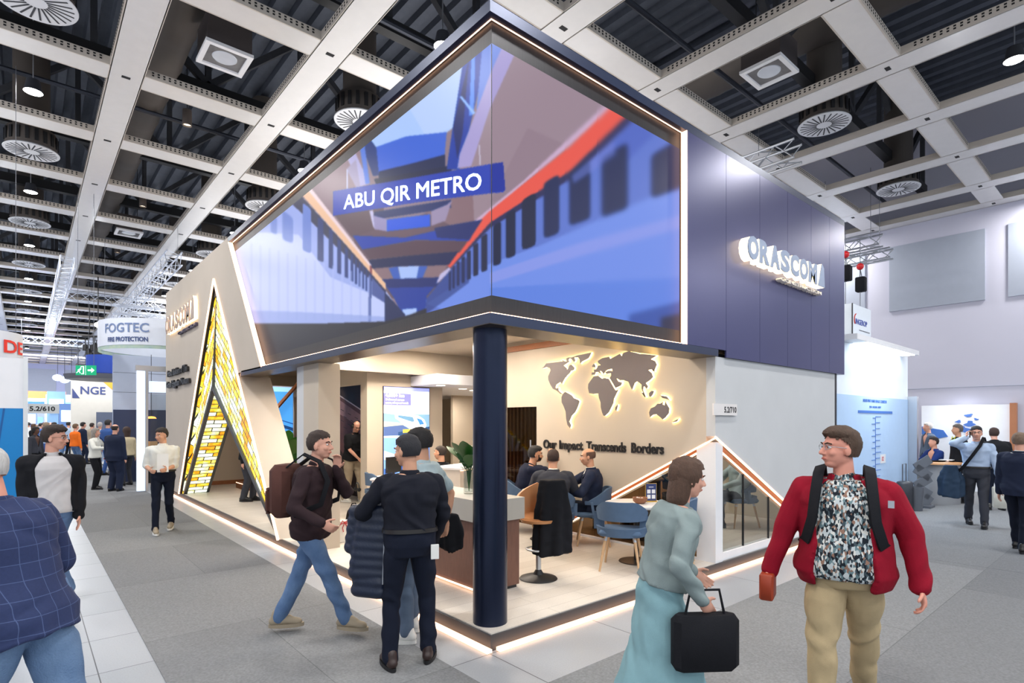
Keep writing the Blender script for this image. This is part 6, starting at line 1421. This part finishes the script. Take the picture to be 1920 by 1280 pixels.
# hanging box sign on two hoists
x0 = 11.06; x1 = on_y(1633, 600, 1.02).x
e = empty('hanging_sign', (x0, 1.02, 3.7), 'white hanging box sign with a blue INGEROP logo right of the navy wall', 'hanging sign')
MB().box((x0, 1.02, 3.71), (x1, 3.2, 4.48)).build('box', M_bw, e); MB().box((x0-.01, 1.01, 3.69), (x1+.01, 3.21, 3.709)).build('underside', M_black, e); MB().box((x0-.012, 1.008, 3.71), (x0+.03, 1.0195, 4.48)).build('edge_trim', M_black, e)
text('logo', 'INGEROP', (x0+.22, 1.015, 4.05), (1, 0, 0), .17, mat('ingerop_blue', (70, 90, 170), .5), e, .004, .003, fit=(x1-x0)*.6)
b = MB(); b.tube([(x0+.26+.13*math.cos(a), 1.012, 4.14+.13*math.sin(a)) for a in [R(100)+R(16)*k for k in range(9)]], .012, 5); b.build('logo_swoosh', mat('swoosh_red', (200, 60, 50), .5), e, True)
MB().box((x0+.45, 1.012, 3.92), (x1-.1, 1.0195, 3.935)).build('tagline', M_steel, e)
for k, (xx, yy) in enumerate(((x0+.15, 1.2), (x1-.15, 1.2))):
    b = None; h_ = empty('chain_hoist', (xx, yy, 5.0), ['chain hoist with red hook and black bag above the left end of the box sign', 'chain hoist with red hook and black bag above the right end of the box sign'][k], 'hoist', 'chain hoists above the box sign')
    MB().tube([(xx, yy, 4.47), (xx, yy, 6.15)], .008, 5).build('chain', M_steel, h_); MB().ell((xx, yy, 5.62-.1*k), (.08, .08, .08), 14, 10).build('hook_block', mat('hook_red', (206, 24, 32), .4), h_, True)
    MB().rbox((xx-.11, yy-.12, 5.02-.1*k), (xx+.09, yy+.08, 5.36-.1*k), .02).build('chain_bag', C_black, h_, 50); b = MB()
    for sx in (-.08, .06): b.tube([(xx+sx, yy-.02, 5.36-.1*k), (xx, yy, 5.58-.1*k)], .008, 5)
    b.build('bag_straps', M_black, h_)

# ================================================================ trusses
def truss(p, q, label, s_=.3, group='lighting trusses under the hall ceiling', m=None):
    p = Vector(p); q = Vector(q); d = (q-p).normalized(); u = Vector((0, 0, 1)); a = d.cross(u).normalized(); L = (q-p).length
    e = empty('lighting_truss', p, label, 'truss', group); C4 = [a*sx*s_/2+u*sz*s_/2 for sx, sz in ((-1, -1), (1, -1), (1, 1), (-1, 1))]
    b = MB()
    for c in C4: b.tube([p+c, q+c], .025, 8)
    b.build('chords', m or M_alu, e, True); b = MB(); n = max(2, int(L/s_))
    for i in range(n):
        t0, t1 = p+d*(L*i/n), p+d*(L*(i+1)/n)
        for j in range(4):
            c0, c1 = C4[j], C4[(j+1) % 4]
            b.tube([t0+(c0 if i % 2 else c1), t1+(c1 if i % 2 else c0)], .011, 4)
    b.build('lacing', m or M_alu, e, True)
    for t in (.15, .85):
        c = p+d*(L*t); MB().tube([c+u*s_/2, (c.x, c.y, 8.2)], .006, 5).build('hanger', M_steel, e)
    return e
M_whtruss = mat('white_truss', (214, 220, 232), .4, .3)
truss((.85, 17.4, 7.15), (.85, 34, 7.15), 'aluminium truss running away under the ceiling left of the beige wall', .42, m=M_whtruss)
truss((-1.75, 20, 7.1), (-1.75, 40, 7.1), 'aluminium truss under the second beam row on the left', .36, m=M_whtruss)
truss((-1.9, 25.5, 6.95), (6, 25.5, 6.95), 'long aluminium truss crossing the left walkway', .36, m=M_whtruss)
truss((0.2, 21.6, 5.75), (5, 21.6, 5.75), 'white truss above the round banner, lower of two', .34, m=M_whtruss)
truss((-.2, 23.5, 6.3), (5, 23.5, 6.3), 'white truss above the round banner, upper of two', .34, m=M_whtruss)
truss((-4, 36, 6.2), (3, 36, 6.2), 'distant white truss crossing the hall on the left', .34, m=M_whtruss)
def tx(x0, y0, x1, y1, X, lab, s_):
    p, q = on_x(x0, y0, X), on_x(x1, y1, X); truss((X, p.y, p.z), (X, q.y, (p.z)), lab, s_)
tx(1530, 474, 1652, 447, 13.2, 'upper aluminium truss behind the top corner of the navy wall', .3)
tx(1530, 502, 1672, 470, 13.6, 'lower aluminium truss near the chain hoists', .24)
truss((8.2, 1.0, 6.95), (8.2, 6, 6.95), 'truss just above the far end of the navy wall', .34)
e = empty('spotlight_cluster', (-.4, 27, 5.2), 'cluster of black stage spotlights hanging over the left walkway', 'spotlights')
for k in range(9):
    c = wcoord(160+6*(k % 5)+9*(k//5), 655+8*(k % 3), 25); b = MB(); b.lathe([(0, .22), (.09, .22), (.11, -.05), (.09, -.05)], (c.x, c.y, c.z), 12); b.tube([(c.x, c.y, c.z+.2), (c.x, c.y, c.z+.6)], .02, 5); b.build('spotlight', M_black, e, True)
c0 = wcoord(155, 652, 25); c1 = wcoord(207, 652, 25); MB().bar(c0+Vector((0, 0, .5)), c1+Vector((0, 0, .5)), .08).build('bar', M_black, e)
for px_ in (168, 196): c = wcoord(px_, 640, 25); MB().tube([(c.x, c.y, c.z+.4), (c.x, c.y, 7.5)], .02, 5).build('hanger', M_black, e)
l_ = wcoord(184, 609, 22)
e = empty('stage_flood_lamp', l_, 'very bright white flood lamp hanging from the truss end on the left', 'lamp'); MB().ell(l_, (.12, .12, .10), 16, 10).build('bulb', glow('flood_white', (245, 250, 255), 30), e, True)
MB().tube([l_+Vector((0, 0, .1)), (l_.x, l_.y, 7.5)], .02, 5).build('hanger', M_black, e)
# ================================================================ neighbours on the left
c = gp(47, 7.6); e = empty('blue_booth', c, 'white and bright blue booth wall at the left edge of the picture', 'exhibition booth')
X_, Y_ = c[0], c[1]
MB().box((X_-3, Y_, 2.03), (X_-.02, Y_+.1, 2.70)).build('white_wall', M_white, e); MB().box((X_-3, Y_+.002, 0), (X_-.02, Y_+.1, 2.03)).build('blue_wall', mat('bright_blue_panel', (0, 126, 196), .4), e); MB().box((X_-.0199, Y_-.02, 0), (X_+.03, Y_+.12, 2.72)).build('edge_post', mat('post_white', (216, 220, 222), .4), e)
MB().prism([(X_-.22, 2.03), (X_-.20, 2.03), (X_-.33, .9), (X_-.35, .9)], lambda u, v: (u, Y_-.002, v), lambda u, v: (u, Y_+.001, v)).build('diagonal_line', mat('deep_cyan', (0, 84, 150), .5), e)
sg = empty('stand_number_sign', (X_+.2, Y_, 2.0), 'grey stand number sign 5.2/610 sticking out from the blue booth', 'sign')
MB().box((X_+.031, Y_+.01, 1.965), (X_+.36, Y_+.03, 2.095)).build('plate', mat('sign_grey', (200, 204, 204), .6), sg); text('number', '5.2/610', (X_+.045, Y_+.009, 2.0), (1, 0, 0), .085, M_let, sg, .002, .003, fit=.27)
# curved banners
def cyl_banner(c, r, z0, z1, label, m, txts=(), a0=0, a1=2*PI, band=None):
    e = empty('round_banner', (c[0], c[1], z0), label, 'banner'); MB().lathe([(r-.03, z0), (r, z0), (r, z1), (r-.03, z1), (r-.03, z0)], (c[0], c[1], 0), 64).build('cloth', m, e, 60)
    for body, ang, z_, s_, mm, fit in txts:
        vs, fs = text_geo(body, s_, .0, .006); ax = [v[0] for v in vs]; w_ = max(ax)-min(ax); k_ = (fit or w_)/w_
        b = MB(); b.add([(c[0]+(r+.012)*math.cos(ang+(v[0]-min(ax))*k_/r), c[1]+(r+.012)*math.sin(ang+(v[0]-min(ax))*k_/r), z_+v[1]) for v in vs], fs); b.build('lettering', mm, e)
    if band: MB().lathe([(r-.01, z0-.10), (r-.01, z0)], (c[0], c[1], 0), 64).build('picture_band', band, e, True)
    for a in (.5, 2.6, 4.7): MB().tube([(c[0]+r*math.cos(a), c[1]+r*math.sin(a), z1), (c[0]+r*math.cos(a), c[1]+r*math.sin(a), 7.5)], .004, 5).build('hanger', M_steel, e)
    return e
rr = 1.75; cc_ = gp(312, 18.6); lx = gp(208, 17.6); cc_ = (lx[0]+RT.x*rr, lx[1]+RT.y*rr)
angc = math.atan2(CAM.y-cc_[1], CAM.x-cc_[0])
cyl_banner(cc_, rr, 4.02, 4.78, 'round white hanging banner reading FOGTEC FIRE PROTECTION on the left', mat('banner_white', (214, 220, 232), .6), ((' FOGTEC', angc-1.02, 4.38, .36, mat('fog_blue', (110, 130, 170), .5), 1.35), ('FIRE PROTECTION', angc-.95, 4.12, .17, mat('prot_blue', (60, 80, 130), .5), 1.2)), band=mat('earth_band', (120, 160, 180), .6, var=.9, vscale=6, vrgb=(200, 210, 170)))
cc2 = gp(-75, 8.3); c3 = (cc2[0], cc2[1]); an = math.atan2(CAM.y-c3[1], CAM.x-c3[0])
cyl_banner(c3, .70, 2.78, 3.18, 'curved white banner with red letters above the blue booth at the left edge', mat('banner_white', (214, 220, 232), .6), (('DE', an+.70, 2.87, .26, mat('banner_red', (226, 44, 40), .5), .42),))
# grey tower under the fogtec banner
X_, Y_ = gp(212, 17.1)[:2]; M_gw = mat('tower_grey', (176, 186, 206), .6)
e = empty('grey_booth', (X_, Y_, 0), 'tall grey booth wall with a navy lower part under the round banner', 'exhibition booth')
MB().box((X_, Y_, 0), (X_+4, Y_+.15, 3.9)).build('wall', M_gw, e); MB().box((X_+.0, Y_-.04, 0), (X_+2.6, Y_-.001, 2.22)).build('navy_panel', mat('navy_dark_panel', (44, 54, 84), .5), e)
b = MB()
for z_ in (2.75, 3.35): b.box((X_, Y_-.003, z_), (X_+4, Y_+.0, z_+.012))
b.build('joint_lines', M_steel, e)
e = empty('wooden_box_shelf', (X_+.9, Y_-.5, 0), 'dark counter with a small wooden box under an orange lamp by the navy panel', 'counter')
MB().box((X_+.65, Y_-.8, 0), (X_+1.9, Y_-.3, 1.05)).build('counter', M_black, e); MB().box((X_+.7, Y_-.7, 1.05), (X_+1.05, Y_-.4, 1.25)).build('box', mat('box_wood', (196, 150, 104), .6), e); MB().tube([(X_+.9, Y_-.6, 2.0), (X_+.9, Y_-.6, 3.9)], .008, 5).build('cable', M_black, e)
MB().lathe([(0, 1.97), (.14, 1.95), (.1, 2.0), (0, 2.02)], (X_+.9, Y_-.6, 0), 20).build('lamp_shade', glow('amber_lamp', (255, 150, 60), 4), e, True)
# lit column frame
X_, Y_ = gp(258, 14.9)[:2]
e = empty('lit_showcase', (X_, Y_, 0), 'tall white lit column with an aluminium frame beside the beige wall', 'showcase')
MB().box((X_-.02, Y_-.05, .02), (X_+.16, Y_+.05, 3.2)).build('light_panel', glow('showcase_white', (216, 232, 252), .8), e); MB().box((X_+.17, Y_-.06, 0), (X_+.23, Y_+.06, 3.3)).build('frame_post', M_alu, e)
MB().box((X_-.05, Y_-.07, 3.2), (X_+1.6, Y_+.07, 3.34)).build('frame_head', M_alu, e); MB().box((X_+.3, Y_+.2, 2.65), (X_+1.6, Y_+.3, 2.95)).build('lit_lintel', glow('showcase_white', (216, 232, 252), .8), e)
MB().box((X_+.3, Y_+.12, 0), (X_+.9, Y_+.13, 2.6)).build('glass', M_glass, e)
# exit sign
c = wcoord(142, 703, 14); d_ = wcoord(180, 703, 14); X_, Y_ = c.x, c.y
e = empty('exit_sign', (X_, Y_, 3.0), 'green emergency exit sign with a running figure and a white arrow', 'sign')
M_gr = glow('exit_green', (0, 146, 100), .8); M_ew = glow('exit_white', (226, 255, 240), .9); xd = RT
def eb(u0, v0, u1, v1, m, nm, o=0.0, par=None):
    w0 = .50
    P_ = [c+RT*(u*w0)+Vector((0, 0, v*.24)) for u, v in ((u0, v0), (u1, v0), (u1, v1), (u0, v1))]; b = MB(); b.add([p-FW*(o+.004) for p in P_]+[p+FW*(.02-o) for p in P_], [(0, 1, 2, 3), (7, 6, 5, 4), (0, 4, 5, 1), (1, 5, 6, 2), (2, 6, 7, 3), (3, 7, 4, 0)]); return b.build(nm, m, e)
eb(0, 0, 1, 1, M_gr, 'plate'); 
def ebp(pts, nm):
    b = MB(); P_ = [c+RT*(u*.5)+Vector((0, 0, v*.24))-FW*.006 for u, v in pts]; b.add(P_, [tuple(range(len(pts)))]); b.build(nm, M_ew, e)
ebp([(.49, .0), (.51, .0), (.51, 1), (.49, 1)], 'divider'); ebp([(.60, .42), (.78, .42), (.78, .22), (.94, .5), (.78, .78), (.78, .58), (.60, .58)], 'arrow')
ebp([(.28, .1), (.42, .1), (.42, .92), (.28, .92), (.28, .85), (.36, .85), (.36, .18), (.28, .18)], 'doorway'); ebp([(.10, .55), (.24, .72), (.30, .66), (.20, .42), (.26, .2), (.22, .18), (.15, .38), (.06, .2), (.03, .24), (.12, .45)], 'running_figure'); ebp([(.24, .76), (.29, .76), (.29, .88), (.24, .88)], 'running_figure')
for u in (.1, .9): p = c+RT*(u*.5); MB().tube([(p.x, p.y, 3.24), (p.x, p.y, 7.5)], .006, 5).build('hanger', M_steel, e)
# cream booth
X_, Y_ = gp(133, 26)[:2]; e = empty('cream_booth', (X_, Y_, 0), 'cream booth wall with the blue letters NGE and an orange corner', 'exhibition booth')
MB().box((X_, Y_, 0), (X_+3.2, Y_+.2, 4.0)).build('wall', mat('cream_wall', (224, 222, 214), .6), e); text('lettering', 'NGE', (X_+.35, Y_-.01, 3.15), (1, 0, 0), .5, mat('nge_blue', (70, 84, 140), .5), e, .02, .01, fit=.95)
MB().prism([(X_+1.2, 3.75), (X_+1.6, 3.75), (X_+1.6, 3.35)], lambda u, v: (u, Y_-.02, v), lambda u, v: (u, Y_-.001, v)).build('orange_corner', mat('nge_orange', (236, 176, 60), .5), e); MB().prism([(X_+.05, 3.4), (X_+.05, 2.95), (X_+.32, 2.95)], lambda u, v: (u, Y_-.02, v), lambda u, v: (u, Y_-.001, v)).build('blue_corner', mat('nge_blue', (70, 84, 140), .5), e)
MB().box((X_+.9, Y_-.6, 0), (X_+3, Y_-.5, 2.3)).build('grey_panel', mat('slate_panel', (92, 102, 124), .5), e)
area('cream_booth_fill', (X_+1.2, Y_-1.5, 5), 2, 50, (1, .98, .95), (R(60), 0, 0))  # fill light added above the far booth to brighten this end
cb = gp(205, 22.5); e = cyl_banner((cb[0], cb[1]), .75, 3.75, 4.45, 'deep blue hanging drum banner right of the exit sign', mat('drum_blue', (34, 74, 180), .5)); 
MB().lathe([(0, 3.45), (1.4, 3.5), (1.45, 3.68), (0, 3.72)], (cb[0], cb[1], 0), 40).build('dark_disc', mat('disc_grey', (90, 92, 100), .4), e, True)
# far booths
random.seed(21); fc = [(236, 240, 248), (60, 110, 190), (220, 224, 236), (150, 190, 230), (240, 242, 250), (90, 120, 170), (200, 210, 224), (228, 120, 60), (240, 244, 250), (120, 140, 190)]
nm_ = ['white', 'blue', 'pale lilac', 'sky blue', 'bright white', 'slate blue', 'silver', 'orange', 'glossy white', 'violet blue']
for k, (px_, d_, w_, h_) in enumerate(((58, 49.8, 2.5, 3.2), (76, 48.5, 2.2, 3.6), (92, 47.2, 1.8, 2.8), (106, 40, 1.0, 4.0), (118, 44, 2.2, 3.6), (128, 36, .9, 3.0), (66, 45.6, 1.2, 2.6), (84, 51.1, 3.0, 4.6), (112, 42.6, 1.6, 3.9), (50, 41.3, 1.2, 2.8))):
    c = gp(px_, d_); e = empty('distant_booth', c, 'distant %s booth far down the left side of the hall' % nm_[k], 'exhibition booth', 'distant booths down the hall')
    MB().box((c[0]-w_/2, c[1], 0), (c[0]+w_/2, c[1]+1.2, h_)).build('walls', mat('far_%d' % k, fc[k], .6), e); MB().box((c[0]-w_/2+.1, c[1]-.05, h_*.62), (c[0]+w_/2-.1, c[1]-.001, h_*.86)).build('lit_header', glow('far_glow_%d' % (k % 2), (238, 244, 255) if k % 2 else (120, 160, 240), 1.4), e)
# round blue-white lights of the far booth
e = empty('ring_lamps', gp(120, 38, 5.2), 'string of glowing round lamps over the far left booths', 'lamps')
for k in range(5): c = wcoord(108+13*k, 708+4*(k % 2), 38); MB().ell(c, (.28, .28, .22), 14, 10).build('lamp', glow('ring_%s' % ('o' if k == 3 else 'w'), (255, 150, 80) if k == 3 else (210, 225, 255), 2.2), e, True)
for k in range(5): c = wcoord(108+13*k, 708+4*(k % 2), 38); MB().tube([c, (c.x, c.y, 7.5)], .015, 4).build('hanger', M_steel, e)
